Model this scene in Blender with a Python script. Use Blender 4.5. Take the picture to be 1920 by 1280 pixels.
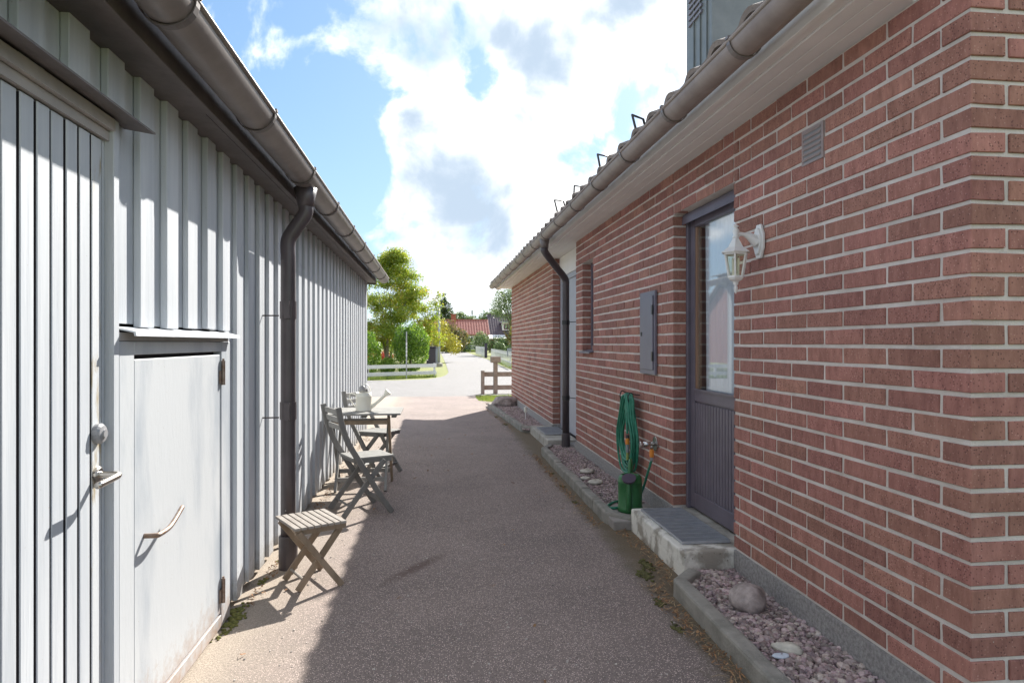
import bpy, bmesh, math, random
from mathutils import Vector, Matrix, noise
R = math.radians
random.seed(7)
for o in list(bpy.data.objects): bpy.data.objects.remove(o)
scn = bpy.context.scene
COL = scn.collection

# ------------------------------------------------------------------ camera, sky, sun, exposure
CAM_H = 1.30
F_PX, VX, HY = 1240.0, 813.0, 643.0
cam = bpy.data.cameras.new('Camera'); camo = bpy.data.objects.new('Camera', cam); COL.objects.link(camo)
cam.sensor_width = 36.0; cam.lens = 36.0 * F_PX / 1920.0
cam.clip_start = 0.03; cam.clip_end = 3000
YAW = math.atan((960 - VX) / F_PX)
camo.location = (0, 0, CAM_H); camo.rotation_euler = (R(90), 0, -YAW)
cam.shift_y = (HY - 640) / 1920.0
scn.camera = camo

SUN = Vector((0.671, 1.266, 1.0)).normalized()
elev = math.asin(SUN.z); azim = math.atan2(SUN.x, SUN.y)
sl = bpy.data.lights.new('Sun', 'SUN'); so = bpy.data.objects.new('Sun', sl); COL.objects.link(so)
sl.energy = 2.05; sl.angle = R(0.55); sl.color = (1.0, 0.955, 0.88)
so.rotation_euler = (-SUN).to_track_quat('-Z', 'Y').to_euler()

scn.view_settings.view_transform = 'Standard'; scn.view_settings.look = 'None'
scn.view_settings.gamma = 1.0; scn.view_settings.use_curve_mapping = False
scn.view_settings.exposure = 2.45

def px_dir(x, y):      # a direction of the sky (used only to say where on the dome a cloud bank is)
    u = (x - 960) / F_PX; v = (HY - y) / F_PX; c, s = math.cos(YAW), math.sin(YAW)
    return Vector((u * c + s, c - u * s, v)).normalized()

def make_world():
    w = bpy.data.worlds.new('World'); scn.world = w; w.use_nodes = True
    nt = w.node_tree; N = nt.nodes; L = nt.links; N.clear()
    out = N.new('ShaderNodeOutputWorld'); bg = N.new('ShaderNodeBackground'); L.new(bg.outputs[0], out.inputs[0])
    sky = N.new('ShaderNodeTexSky'); sky.sky_type = 'NISHITA'; sky.sun_disc = False
    sky.sun_elevation = elev; sky.sun_rotation = azim; sky.air_density = 1.0; sky.dust_density = 0.6; sky.ozone_density = 1.2
    tc = N.new('ShaderNodeTexCoord')
    def math_(op, a, b=None, clamp=False):
        n = N.new('ShaderNodeMath'); n.operation = op; n.use_clamp = clamp
        for i, v in enumerate((a, b)):
            if v is None: continue
            if isinstance(v, (int, float)): n.inputs[i].default_value = v
            else: L.new(v, n.inputs[i])
        return n.outputs[0]
    nz = N.new('ShaderNodeTexNoise'); nz.inputs['Scale'].default_value = 8.0; nz.inputs['Detail'].default_value = 13; nz.inputs['Roughness'].default_value = 0.56; nz.inputs['Distortion'].default_value = 0.25
    L.new(tc.outputs['Generated'], nz.inputs['Vector'])
    n2 = N.new('ShaderNodeTexNoise'); n2.inputs['Scale'].default_value = 2.2; n2.inputs['Detail'].default_value = 3
    L.new(tc.outputs['Generated'], n2.inputs['Vector'])
    # cumulus banks: lobes on the dome plus the fractal edge; other parts of the sky get the same kind of cloud from low-frequency noise
    lobes = [(800, 120, 4.6, .9), (1010, 90, 6.5, 1.0), (830, 250, 4.2, 1.0), (900, 300, 5.0, 1.0), (760, 285, 3.6, .7), (930, 390, 5.0, 1.0),
             (760, 400, 3.6, .8), (860, 450, 5.0, .9), (980, 480, 5.0, .8), (720, -60, 6.0, 1.0), (1180, -40, 7.0, 1.0), (510, -5, 2.8, .8),
             (1215, 210, 2.6, .8), (1150, 330, 4.0, .7), (780, 540, 4.5, .7)]
    acc = None
    for (x, y, rad, wgt) in lobes:
        d = px_dir(x, y)
        dt = N.new('ShaderNodeVectorMath'); dt.operation = 'DOT_PRODUCT'
        L.new(tc.outputs['Generated'], dt.inputs[0]); dt.inputs[1].default_value = d
        t = math_('SUBTRACT', 1.0, dt.outputs['Value'])
        t = math_('DIVIDE', t, 2 * (math.radians(rad) ** 2))
        t = math_('MULTIPLY', t, -1.0); t = math_('EXPONENT', t); t = math_('MULTIPLY', t, wgt)
        acc = t if acc is None else math_('MAXIMUM', acc, t)
    clear = None
    for (x, y, rad, wgt) in [(500, 170, 6.5, 1.0), (600, 330, 3.6, .9), (600, 70, 3.6, .8), (1120, 190, 2.6, .7), (915, 165, 1.4, .75)]:
        d = px_dir(x, y)
        dt = N.new('ShaderNodeVectorMath'); dt.operation = 'DOT_PRODUCT'
        L.new(tc.outputs['Generated'], dt.inputs[0]); dt.inputs[1].default_value = d
        t = math_('SUBTRACT', 1.0, dt.outputs['Value']); t = math_('DIVIDE', t, 2 * (math.radians(rad) ** 2))
        t = math_('MULTIPLY', t, -1.0); t = math_('EXPONENT', t); t = math_('MULTIPLY', t, wgt)
        clear = t if clear is None else math_('MAXIMUM', clear, t)
    far = math_('SUBTRACT', n2.outputs['Fac'], 0.40); far = math_('MULTIPLY', far, 4.0, True)
    body = math_('MAXIMUM', acc, math_('MULTIPLY', far, 0.80))
    body = math_('SUBTRACT', body, math_('MULTIPLY', clear, 0.8))
    dens = math_('ADD', math_('MULTIPLY', body, 0.62), math_('MULTIPLY', math_('SUBTRACT', nz.outputs['Fac'], 0.5), 1.45))
    mr = N.new('ShaderNodeMapRange'); mr.interpolation_type = 'SMOOTHSTEP'
    mr.inputs['From Min'].default_value = 0.15; mr.inputs['From Max'].default_value = 0.40; L.new(dens, mr.inputs['Value'])
    # thickness seen through the cloud: thick cores and undersides are greyer, thin edges toward the sun shine
    n3 = N.new('ShaderNodeTexNoise'); n3.inputs['Scale'].default_value = 7.0; n3.inputs['Detail'].default_value = 7; n3.inputs['Roughness'].default_value = .5
    off = N.new('ShaderNodeVectorMath'); off.operation = 'ADD'; off.inputs[1].default_value = (-.035, -.02, -.045); L.new(tc.outputs['Generated'], off.inputs[0]); L.new(off.outputs[0], n3.inputs['Vector'])
    cv = math_('ADD', math_('MULTIPLY', dens, 0.75), math_('MULTIPLY', math_('SUBTRACT', n3.outputs['Fac'], .5), 1.3))
    shade = None      # undersides of the banks, away from the sun
    for (x, y, rad, wgt) in [(770, 270, 3.2, .8), (840, 350, 3.6, 1.0), (900, 400, 3.0, .9), (790, 20, 4.2, .8), (700, 260, 2.5, .6), (1010, 440, 3.0, .4), (840, 560, 4, .5)]:
        d = px_dir(x, y)
        dt = N.new('ShaderNodeVectorMath'); dt.operation = 'DOT_PRODUCT'
        L.new(tc.outputs['Generated'], dt.inputs[0]); dt.inputs[1].default_value = d
        t = math_('SUBTRACT', 1.0, dt.outputs['Value']); t = math_('DIVIDE', t, 2 * (math.radians(rad) ** 2))
        t = math_('MULTIPLY', t, -1.0); t = math_('EXPONENT', t); t = math_('MULTIPLY', t, wgt)
        shade = t if shade is None else math_('MAXIMUM', shade, t)
    cv = math_('ADD', math_('SUBTRACT', cv, 0.10), math_('MULTIPLY', shade, 0.30))
    core = N.new('ShaderNodeMapRange'); core.interpolation_type = 'SMOOTHSTEP'
    core.interpolation_type = 'SMOOTHERSTEP'; core.inputs['From Min'].default_value = 0.08; core.inputs['From Max'].default_value = 0.66; L.new(cv, core.inputs['Value'])
    ccol = N.new('ShaderNodeMix'); ccol.data_type = 'RGBA'; L.new(core.outputs[0], ccol.inputs[0])
    ccol.inputs[6].default_value = (4.2, 4.2, 4.15, 1); ccol.inputs[7].default_value = (1.42, 1.74, 2.12, 1)
    # clear air: Nishita, with the glare round the hidden sun rolled off as the camera does
    one = N.new('ShaderNodeVectorMath'); one.operation = 'MULTIPLY_ADD'; L.new(sky.outputs[0], one.inputs[0]); one.inputs[1].default_value = (.125, .125, .11); one.inputs[2].default_value = (1, 1, 1)
    roll = N.new('ShaderNodeVectorMath'); roll.operation = 'DIVIDE'; L.new(sky.outputs[0], roll.inputs[0]); L.new(one.outputs[0], roll.inputs[1])
    gain = N.new('ShaderNodeVectorMath'); gain.operation = 'MULTIPLY'; L.new(roll.outputs[0], gain.inputs[0]); gain.inputs[1].default_value = (.43, .56, .66)
    mx = N.new('ShaderNodeMix'); mx.data_type = 'RGBA'; L.new(mr.outputs[0], mx.inputs[0]); L.new(ccol.outputs[2], mx.inputs[7])
    L.new(gain.outputs[0], mx.inputs[6])
    L.new(mx.outputs[2], bg.inputs['Color']); bg.inputs['Strength'].default_value = 0.08
    scn.cycles.max_bounces = 6; scn.cycles.diffuse_bounces = 4; scn.cycles.transparent_max_bounces = 8
make_world()

# ------------------------------------------------------------------ materials
MATS = {}
def mat(name, a, b=None, scale=6.0, rough=0.7, bump=0.0, bscale=40.0, stretch=(1, 1, 1), metal=0.0, spec=0.5, detail=5, contrast=(0.35, 0.65),
        speck=None, tint=0.0, rndv=0.0, dirt=None):
    """procedural material in world space: two colours mixed by noise, optional specks (scale, size, colour), bump, per piece variation"""
    m = bpy.data.materials.new(name); m.use_nodes = True; nt = m.node_tree; N = nt.nodes; L = nt.links
    bs = N['Principled BSDF']; bs.inputs['Roughness'].default_value = rough; bs.inputs['Metallic'].default_value = metal
    bs.inputs['Specular IOR Level'].default_value = spec
    geo = N.new('ShaderNodeNewGeometry'); mp = N.new('ShaderNodeMapping'); L.new(geo.outputs['Position'], mp.inputs['Vector']); mp.inputs['Scale'].default_value = stretch
    nz = N.new('ShaderNodeTexNoise'); nz.inputs['Scale'].default_value = scale; nz.inputs['Detail'].default_value = detail; nz.inputs['Roughness'].default_value = 0.6
    L.new(mp.outputs[0], nz.inputs['Vector'])
    mr = N.new('ShaderNodeMapRange'); mr.inputs['From Min'].default_value = contrast[0]; mr.inputs['From Max'].default_value = contrast[1]; L.new(nz.outputs['Fac'], mr.inputs['Value'])
    mx = N.new('ShaderNodeMix'); mx.data_type = 'RGBA'; L.new(mr.outputs[0], mx.inputs[0])
    mx.inputs[6].default_value = (*a, 1); mx.inputs[7].default_value = (*(b or a), 1)
    col = mx.outputs[2]
    if speck:
        for (sc, size, sc_col) in speck:
            vo = N.new('ShaderNodeTexVoronoi'); vo.inputs['Scale'].default_value = sc; L.new(geo.outputs['Position'], vo.inputs['Vector'])
            r2 = N.new('ShaderNodeMapRange'); r2.inputs['From Min'].default_value = size; r2.inputs['From Max'].default_value = size * 0.6
            L.new(vo.outputs['Distance'], r2.inputs['Value'])
            wn = N.new('ShaderNodeMath'); wn.operation = 'MULTIPLY'; L.new(r2.outputs[0], wn.inputs[0])
            sp = N.new('ShaderNodeSeparateColor'); L.new(vo.outputs['Color'], sp.inputs[0])
            gt = N.new('ShaderNodeMath'); gt.operation = 'GREATER_THAN'; gt.inputs[1].default_value = 0.62; L.new(sp.outputs[0], gt.inputs[0]); L.new(gt.outputs[0], wn.inputs[1])
            m2 = N.new('ShaderNodeMix'); m2.data_type = 'RGBA'; L.new(wn.outputs[0], m2.inputs[0]); L.new(col, m2.inputs[6]); m2.inputs[7].default_value = (*sc_col, 1)
            col = m2.outputs[2]
    if tint or rndv:
        at = N.new('ShaderNodeAttribute'); at.attribute_name = 'tint'
        oi = N.new('ShaderNodeObjectInfo')
        ad = N.new('ShaderNodeMath'); ad.operation = 'ADD'; L.new(at.outputs['Fac'], ad.inputs[0]); L.new(oi.outputs['Random'], ad.inputs[1])
        fr = N.new('ShaderNodeMath'); fr.operation = 'FRACT'; L.new(ad.outputs[0], fr.inputs[0])
        hs = N.new('ShaderNodeHueSaturation'); L.new(col, hs.inputs['Color'])
        v = N.new('ShaderNodeMapRange'); v.inputs['To Min'].default_value = 1 - rndv; v.inputs['To Max'].default_value = 1 + rndv; L.new(fr.outputs[0], v.inputs['Value']); L.new(v.outputs[0], hs.inputs['Value'])
        m7 = N.new('ShaderNodeMath'); m7.operation = 'MULTIPLY'; m7.inputs[1].default_value = 7.31; L.new(fr.outputs[0], m7.inputs[0])
        f7 = N.new('ShaderNodeMath'); f7.operation = 'FRACT'; L.new(m7.outputs[0], f7.inputs[0])
        h = N.new('ShaderNodeMapRange'); h.inputs['To Min'].default_value = 0.5 - tint; h.inputs['To Max'].default_value = 0.5 + tint; L.new(f7.outputs[0], h.inputs['Value']); L.new(h.outputs[0], hs.inputs['Hue'])
        col = hs.outputs[0]
    if dirt:       # mud splashed up from the ground, broken up by noise
        sz = N.new('ShaderNodeSeparateXYZ'); L.new(geo.outputs['Position'], sz.inputs[0])
        nd = N.new('ShaderNodeTexNoise'); nd.inputs['Scale'].default_value = 18; nd.inputs['Detail'].default_value = 9; nd.inputs['Roughness'].default_value = .75; L.new(geo.outputs['Position'], nd.inputs['Vector'])
        md = N.new('ShaderNodeMath'); md.operation = 'MULTIPLY_ADD'; L.new(nd.outputs['Fac'], md.inputs[0]); md.inputs[1].default_value = -.55; L.new(sz.outputs['Z'], md.inputs[2])
        rd = N.new('ShaderNodeMapRange'); rd.inputs['From Min'].default_value = -.10; rd.inputs['From Max'].default_value = -.30; rd.inputs['To Max'].default_value = .7; L.new(md.outputs[0], rd.inputs['Value'])
        m9 = N.new('ShaderNodeMix'); m9.data_type = 'RGBA'; L.new(rd.outputs[0], m9.inputs[0]); L.new(col, m9.inputs[6]); m9.inputs[7].default_value = (*dirt, 1); col = m9.outputs[2]
    L.new(col, bs.inputs['Base Color'])
    if bump:
        n2 = N.new('ShaderNodeTexNoise'); n2.inputs['Scale'].default_value = bscale; n2.inputs['Detail'].default_value = 6; n2.inputs['Roughness'].default_value = 0.65
        L.new(mp.outputs[0], n2.inputs['Vector'])
        bp = N.new('ShaderNodeBump'); bp.inputs['Strength'].default_value = 1.0; bp.inputs['Distance'].default_value = bump
        L.new(n2.outputs['Fac'], bp.inputs['Height']); L.new(bp.outputs[0], bs.inputs['Normal'])
    MATS[name] = m
    return m

def leaf_mat(name, cols, trans=0.45):
    m = bpy.data.materials.new(name); m.use_nodes = True; nt = m.node_tree; N = nt.nodes; L = nt.links; N.clear()
    out = N.new('ShaderNodeOutputMaterial'); at = N.new('ShaderNodeAttribute'); at.attribute_name = 'tint'
    cr = N.new('ShaderNodeValToRGB'); e = cr.color_ramp.elements
    for i, (p, c) in enumerate(cols):
        el = e[i] if i < 2 else e.new(p)
        el.position = p; el.color = (*c, 1)
    L.new(at.outputs['Fac'], cr.inputs[0])
    d = N.new('ShaderNodeBsdfDiffuse'); t = N.new('ShaderNodeBsdfTranslucent'); g = N.new('ShaderNodeBsdfGlossy'); g.inputs['Roughness'].default_value = 0.35
    L.new(cr.outputs[0], d.inputs[0]); L.new(cr.outputs[0], t.inputs[0])
    mx = N.new('ShaderNodeMixShader'); mx.inputs[0].default_value = trans; L.new(d.outputs[0], mx.inputs[1]); L.new(t.outputs[0], mx.inputs[2])
    m2 = N.new('ShaderNodeMixShader'); m2.inputs[0].default_value = 0.05; L.new(mx.outputs[0], m2.inputs[1]); L.new(g.outputs[0], m2.inputs[2])
    L.new(m2.outputs[0], out.inputs[0]); MATS[name] = m
    return m

mat('white_paint', (.535, .555, .58), (.36, .39, .43), 14, .55, .0022, 40, (1, 1, .05), rndv=.07, contrast=(.35, .8), detail=8, speck=[(9, .05, (.28, .25, .22)), (31, .06, (.36, .34, .32))], dirt=(.22, .18, .13))
mat('hatch_paint', (.49, .51, .53), (.27, .31, .36), 5, .5, .0012, 40, (1, 1, .28), contrast=(.47, .78), detail=9, speck=[(7, .05, (.22, .13, .07)), (26, .05, (.3, .26, .22))], dirt=(.30, .17, .09))
mat('worn_plank', (.50, .52, .54), (.34, .28, .18), 16, .6, .001, 50, (1, 1, .3), contrast=(.56, .66))
mat('trim_grey', (.40, .37, .35), (.33, .31, .30), 8, .6, .0006, 40)
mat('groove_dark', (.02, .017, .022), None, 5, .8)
mat('gutter_metal', (.15, .125, .115), (.205, .175, .16), 7, .42, .0004, 60, spec=.6, contrast=(.35, .7), speck=[(14, .035, (.35, .3, .27))])
mat('gutter_aged', (.35, .295, .265), (.26, .215, .195), 6, .5, .0004, 60, spec=.5, contrast=(.35, .7))
mat('fascia_brown', (.10, .084, .080), (.14, .12, .115), 10, .55, .0008, 60)
mat('pipe_paint', (.062, .052, .055), (.085, .07, .075), 5, .38, .0003, 60, speck=[(11, .06, (.55, .55, .56))])
mat('brick', (.240, .103, .078), (.430, .202, .157), 34, .85, .0035, 130, (1, 1, .4), rndv=.19, tint=.007, contrast=(.26, .74), detail=9, speck=[(105, .34, (.15, .06, .05)), (85, .25, (.46, .25, .20)), (55, .14, (.10, .045, .04)), (23, .05, (.6, .55, .5))])
mat('mortar', (.74, .68, .63), (.58, .525, .475), 7, .95, .004, 200, detail=8)
mat('plinth', (.42, .40, .385), (.24, .225, .22), 60, .95, .010, 120, detail=8, speck=[(120, .3, (.46, .44, .42))])
mat('roof_tile', (.20, .165, .145), (.30, .25, .215), 11, .9, .003, 120, rndv=.18, speck=[(60, .25, (.12, .115, .09))])
mat('soffit_white', (.82, .79, .76), (.76, .735, .71), 3, .6, .0004, 40, (.3, 1, 1))
mat('vent_metal', (.36, .29, .27), (.30, .24, .225), 20, .5)
mat('door_purple', (.118, .102, .128), (.15, .13, .16), 6, .42, .0004, 60)
mat('frame_brown', (.21, .115, .07), (.27, .16, .10), 14, .5, .0005, 60, (1, 1, .15))
mat('lamp_white', (.80, .79, .765), (.76, .75, .72), 8, .35)
mat('box_grey', (.165, .155, .195), (.185, .175, .215), 5, .45, .0003, 80)
mat('back_door_grey', (.42, .42, .46), (.38, .385, .43), 4, .5)
mat('concrete', (.48, .45, .40), (.31, .285, .245), 7, .95, .005, 60, contrast=(.35, .62), speck=[(90, .25, (.48, .46, .42))])
mat('step_paint', (.74, .71, .64), (.34, .305, .255), 7.5, .9, .004, 55, contrast=(.46, .60), speck=[(40, .2, (.19, .165, .13))])
mat('slab', (.33, .30, .275), (.24, .22, .20), 9, .95, .003, 90)
mat('kerb', (.32, .30, .265), (.20, .19, .165), 8, .95, .005, 90, speck=[(110, .28, (.33, .31, .28))])
mat('pebble', (.28, .195, .185), (.42, .35, .335), 60, .75, 0, rndv=.5, tint=.05)
mat('grating', (.34, .35, .38), (.42, .43, .46), 20, .45, metal=.2)
mat('boulder', (.46, .39, .365), (.20, .165, .155), 14, .9, .006, 40, contrast=(.35, .65))
mat('pale_stone', (.62, .58, .5), (.45, .42, .36), 25, .8, .002, 80)
mat('blue_shell', (.62, .68, .76), (.5, .55, .62), 25, .6)
mat('hose_green', (.012, .15, .088), (.035, .24, .15), 30, .5)
mat('hose_orange', (.75, .26, .03), None, 5, .4)
mat('plastic_dark', (.03, .03, .035), None, 5, .4)
mat('plastic_grey', (.28, .28, .29), None, 5, .4)
mat('plastic_olive', (.30, .32, .08), None, 5, .4)
mat('can_green', (.02, .125, .035), (.035, .16, .055), 14, .42)
mat('can_purple', (.075, .055, .085), None, 5, .35)
mat('chrome', (.62, .61, .6), (.5, .49, .48), 30, .22, metal=1.0)
mat('steel_brushed', (.60, .57, .52), (.48, .45, .41), 30, .3, metal=1.0)
mat('rusty_steel', (.30, .25, .22), (.20, .13, .09), 40, .5, metal=.6)
mat('black_wire', (.02, .02, .022), None, 5, .4)
mat('chair_grey', (.155, .15, .142), (.20, .195, .185), 9, .7, .001, 60, (1, 1, .3))
mat('slat_pale', (.30, .295, .28), (.23, .225, .21), 9, .7, .001, 60)
mat('stool_wood', (.21, .155, .105), (.30, .23, .165), 14, .75, .0014, 70, (1, 1, .25))
mat('stool_slat', (.33, .30, .27), (.24, .21, .185), 14, .8, .0014, 70)
mat('can_cream', (.78, .765, .68), (.74, .72, .63), 6, .4)
mat('chimney_metal', (.20, .215, .215), (.16, .175, .18), 4, .45, .0005, 30, metal=.3)
mat('curtain', (.86, .86, .9), (.82, .82, .86), 5, .9)
mat('interior', (.16, .14, .15), None, 3, .9)
mat('weathered_wood', (.38, .345, .30), (.27, .24, .205), 12, .85, .002, 60)
mat('fence_white', (.78, .78, .76), (.7, .7, .68), 6, .6)
mat('pole_grey', (.42, .43, .44), (.36, .37, .38), 12, .45, metal=.4)
mat('render_white', (.72, .69, .63), (.66, .63, .57), 2, .85)
mat('red_tile', (.36, .14, .11), (.44, .19, .15), 3, .8, rndv=.12)
mat('dark_tile', (.10, .075, .09), (.13, .10, .115), 3, .7, rndv=.12)
mat('red_brick_far', (.40, .13, .085), (.33, .10, .07), 4, .85)
mat('red_paint', (.20, .06, .05), (.17, .05, .045), 3, .75)
mat('dark_bin', (.055, .045, .07), None, 4, .5)
mat('postbox_grey', (.27, .29, .33), None, 4, .5)
mat('window_dark', (.05, .055, .065), None, 3, .12)
mat('bark', (.17, .145, .12), (.25, .215, .18), 14, .9, .004, 50, (1, 1, .3))
mat('moss', (.22, .215, .05), (.10, .105, .03), 60, .95, .006, 120)
mat('moss_olive', (.12, .115, .035), (.07, .065, .025), 30, .95, .004, 120)
mat('crumbs', (.36, .32, .29), (.50, .46, .42), 60, .9, rndv=.4)
mat('straw', (.42, .31, .17), (.26, .17, .09), 30, .9, rndv=.3)
mat('leaf_litter', (.24, .12, .06), (.34, .2, .1), 30, .9, rndv=.35)
mat('sandy_edge', (.50, .43, .34), (.36, .30, .235), 20, .95, .004, 120)
leaf_mat('leaf_rowan', [(0, (.14, .24, .03)), (1, (.50, .45, .04)), (.4, (.28, .38, .035)), (.75, (.42, .44, .04)), (.96, (.52, .26, .06))], .58)
leaf_mat('leaf_hedge', [(0, (.05, .12, .015)), (1, (.36, .50, .05)), (.55, (.17, .31, .03))], .5)
leaf_mat('leaf_dark', [(0, (.03, .06, .02)), (1, (.14, .20, .06)), (.5, (.07, .12, .035))])
leaf_mat('leaf_far', [(0, (.09, .14, .06)), (1, (.28, .35, .14)), (.5, (.17, .24, .09))], .5)
leaf_mat('leaf_yellow', [(0, (.16, .18, .03)), (1, (.55, .46, .05)), (.5, (.34, .33, .04))])
leaf_mat('leaf_russet', [(0, (.06, .08, .02)), (1, (.34, .24, .07)), (.5, (.16, .15, .04))])
leaf_mat('leaf_red', [(0, (.25, .03, .02)), (1, (.62, .14, .10)), (.5, (.45, .06, .04))])
leaf_mat('grass', [(0, (.10, .16, .03)), (1, (.36, .40, .09)), (.5, (.22, .30, .05))], .4)

def glass_mat(name, ior=1.9, tint=(.92, .95, .96), rough=0.0):
    m = bpy.data.materials.new(name); m.use_nodes = True; nt = m.node_tree; N = nt.nodes; L = nt.links; N.clear()
    out = N.new('ShaderNodeOutputMaterial'); g = N.new('ShaderNodeBsdfGlossy'); g.inputs['Roughness'].default_value = rough
    t = N.new('ShaderNodeBsdfTransparent'); t.inputs[0].default_value = (*tint, 1)
    f = N.new('ShaderNodeFresnel'); gg = N.new('ShaderNodeNewGeometry'); mi = N.new('ShaderNodeMix'); L.new(gg.outputs['Backfacing'], mi.inputs[0]); mi.inputs[2].default_value = ior; mi.inputs[3].default_value = 1 / ior; L.new(mi.outputs[0], f.inputs[0])   # same reflection on both faces of a thin pane
    mx = N.new('ShaderNodeMixShader'); L.new(f.outputs[0], mx.inputs[0]); L.new(t.outputs[0], mx.inputs[1]); L.new(g.outputs[0], mx.inputs[2]); L.new(mx.outputs[0], out.inputs[0])
    MATS[name] = m
glass_mat('glass', 1.9); glass_mat('lamp_glass', 1.5, (.95, .95, .85), .15)

def ground_material(name, base, base2, sand=None, moss=False, light=None):
    """asphalt: fine aggregate specks, broad patches, crack-free; dirt blown against the garage, moss along the kerb"""
    m = mat(name, base, base2, 1.3, .9, .004, 190, contrast=(.3, .7), speck=[(130, .38, tuple(c * .35 for c in base)), (120, .34, tuple(min(.8, c * 2.3) for c in base)), (95, .38, tuple(c * .5 for c in base)), (150, .37, tuple(min(.85, c * 3.0) for c in base))])
    nt = m.node_tree; N = nt.nodes; L = nt.links; bs = N['Principled BSDF']
    col = bs.inputs['Base Color'].links[0].from_socket
    geo = N.new('ShaderNodeNewGeometry'); sx = N.new('ShaderNodeSeparateXYZ'); L.new(geo.outputs['Position'], sx.inputs[0])
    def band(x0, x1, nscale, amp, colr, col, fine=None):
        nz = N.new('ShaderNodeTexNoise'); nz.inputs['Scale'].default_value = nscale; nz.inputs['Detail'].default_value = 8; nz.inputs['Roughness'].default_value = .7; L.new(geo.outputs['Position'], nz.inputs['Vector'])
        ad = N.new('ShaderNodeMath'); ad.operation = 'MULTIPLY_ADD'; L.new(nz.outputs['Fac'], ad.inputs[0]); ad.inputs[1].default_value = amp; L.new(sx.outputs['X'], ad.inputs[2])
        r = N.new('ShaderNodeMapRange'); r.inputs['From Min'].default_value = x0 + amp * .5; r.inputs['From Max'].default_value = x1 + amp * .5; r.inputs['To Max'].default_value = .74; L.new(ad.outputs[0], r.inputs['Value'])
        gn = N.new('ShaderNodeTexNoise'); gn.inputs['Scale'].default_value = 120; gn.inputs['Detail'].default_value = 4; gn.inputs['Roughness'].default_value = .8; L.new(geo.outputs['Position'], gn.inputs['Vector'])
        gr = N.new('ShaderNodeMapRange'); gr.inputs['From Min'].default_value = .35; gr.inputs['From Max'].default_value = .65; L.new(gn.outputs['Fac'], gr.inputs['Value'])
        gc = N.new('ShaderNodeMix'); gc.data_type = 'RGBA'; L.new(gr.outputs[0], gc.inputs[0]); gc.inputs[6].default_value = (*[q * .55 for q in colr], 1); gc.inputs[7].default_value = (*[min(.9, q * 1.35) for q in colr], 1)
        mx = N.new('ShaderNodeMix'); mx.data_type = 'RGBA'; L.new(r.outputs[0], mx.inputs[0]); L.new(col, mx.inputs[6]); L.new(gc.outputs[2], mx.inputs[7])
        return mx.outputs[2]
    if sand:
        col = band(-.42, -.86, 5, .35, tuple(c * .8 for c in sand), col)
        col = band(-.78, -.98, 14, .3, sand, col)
    if moss:
        # a damp patch on the drive
        mp2 = N.new('ShaderNodeMapping'); mp2.vector_type = 'TEXTURE'; mp2.inputs['Location'].default_value = (-.10, 3.87, 0); mp2.inputs['Rotation'].default_value = (0, 0, .95); mp2.inputs['Scale'].default_value = (.30, .055, 1); L.new(geo.outputs['Position'], mp2.inputs['Vector'])
        ln_ = N.new('ShaderNodeVectorMath'); ln_.operation = 'LENGTH'; L.new(mp2.outputs[0], ln_.inputs[0])
        nzs = N.new('ShaderNodeTexNoise'); nzs.inputs['Scale'].default_value = 40; L.new(geo.outputs['Position'], nzs.inputs['Vector'])
        ads = N.new('ShaderNodeMath'); ads.operation = 'MULTIPLY_ADD'; L.new(nzs.outputs['Fac'], ads.inputs[0]); ads.inputs[1].default_value = 1.2; L.new(ln_.outputs['Value'], ads.inputs[2])
        rs = N.new('ShaderNodeMapRange'); rs.inputs['From Min'].default_value = 1.75; rs.inputs['From Max'].default_value = .9; rs.inputs['To Max'].default_value = .75; L.new(ads.outputs[0], rs.inputs['Value'])
        mxs = N.new('ShaderNodeMix'); mxs.data_type = 'RGBA'; L.new(rs.outputs[0], mxs.inputs[0]); L.new(col, mxs.inputs[6]); mxs.inputs[7].default_value = (.10, .06, .05, 1); col = mxs.outputs[2]
        col = band(1.06, 1.22, 5, .34, (.09, .08, .04), col)
        col = band(1.10, 1.22, 22, .22, (.16, .115, .07), col)
    L.new(col, bs.inputs['Base Color'])
    return m
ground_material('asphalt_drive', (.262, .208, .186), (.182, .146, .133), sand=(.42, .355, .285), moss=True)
ground_material('asphalt_street', (.215, .205, .20), (.175, .167, .163))
mat('soil_lawn', (.17, .19, .05), (.24, .25, .08), 3, .95, .01, 60)

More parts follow.
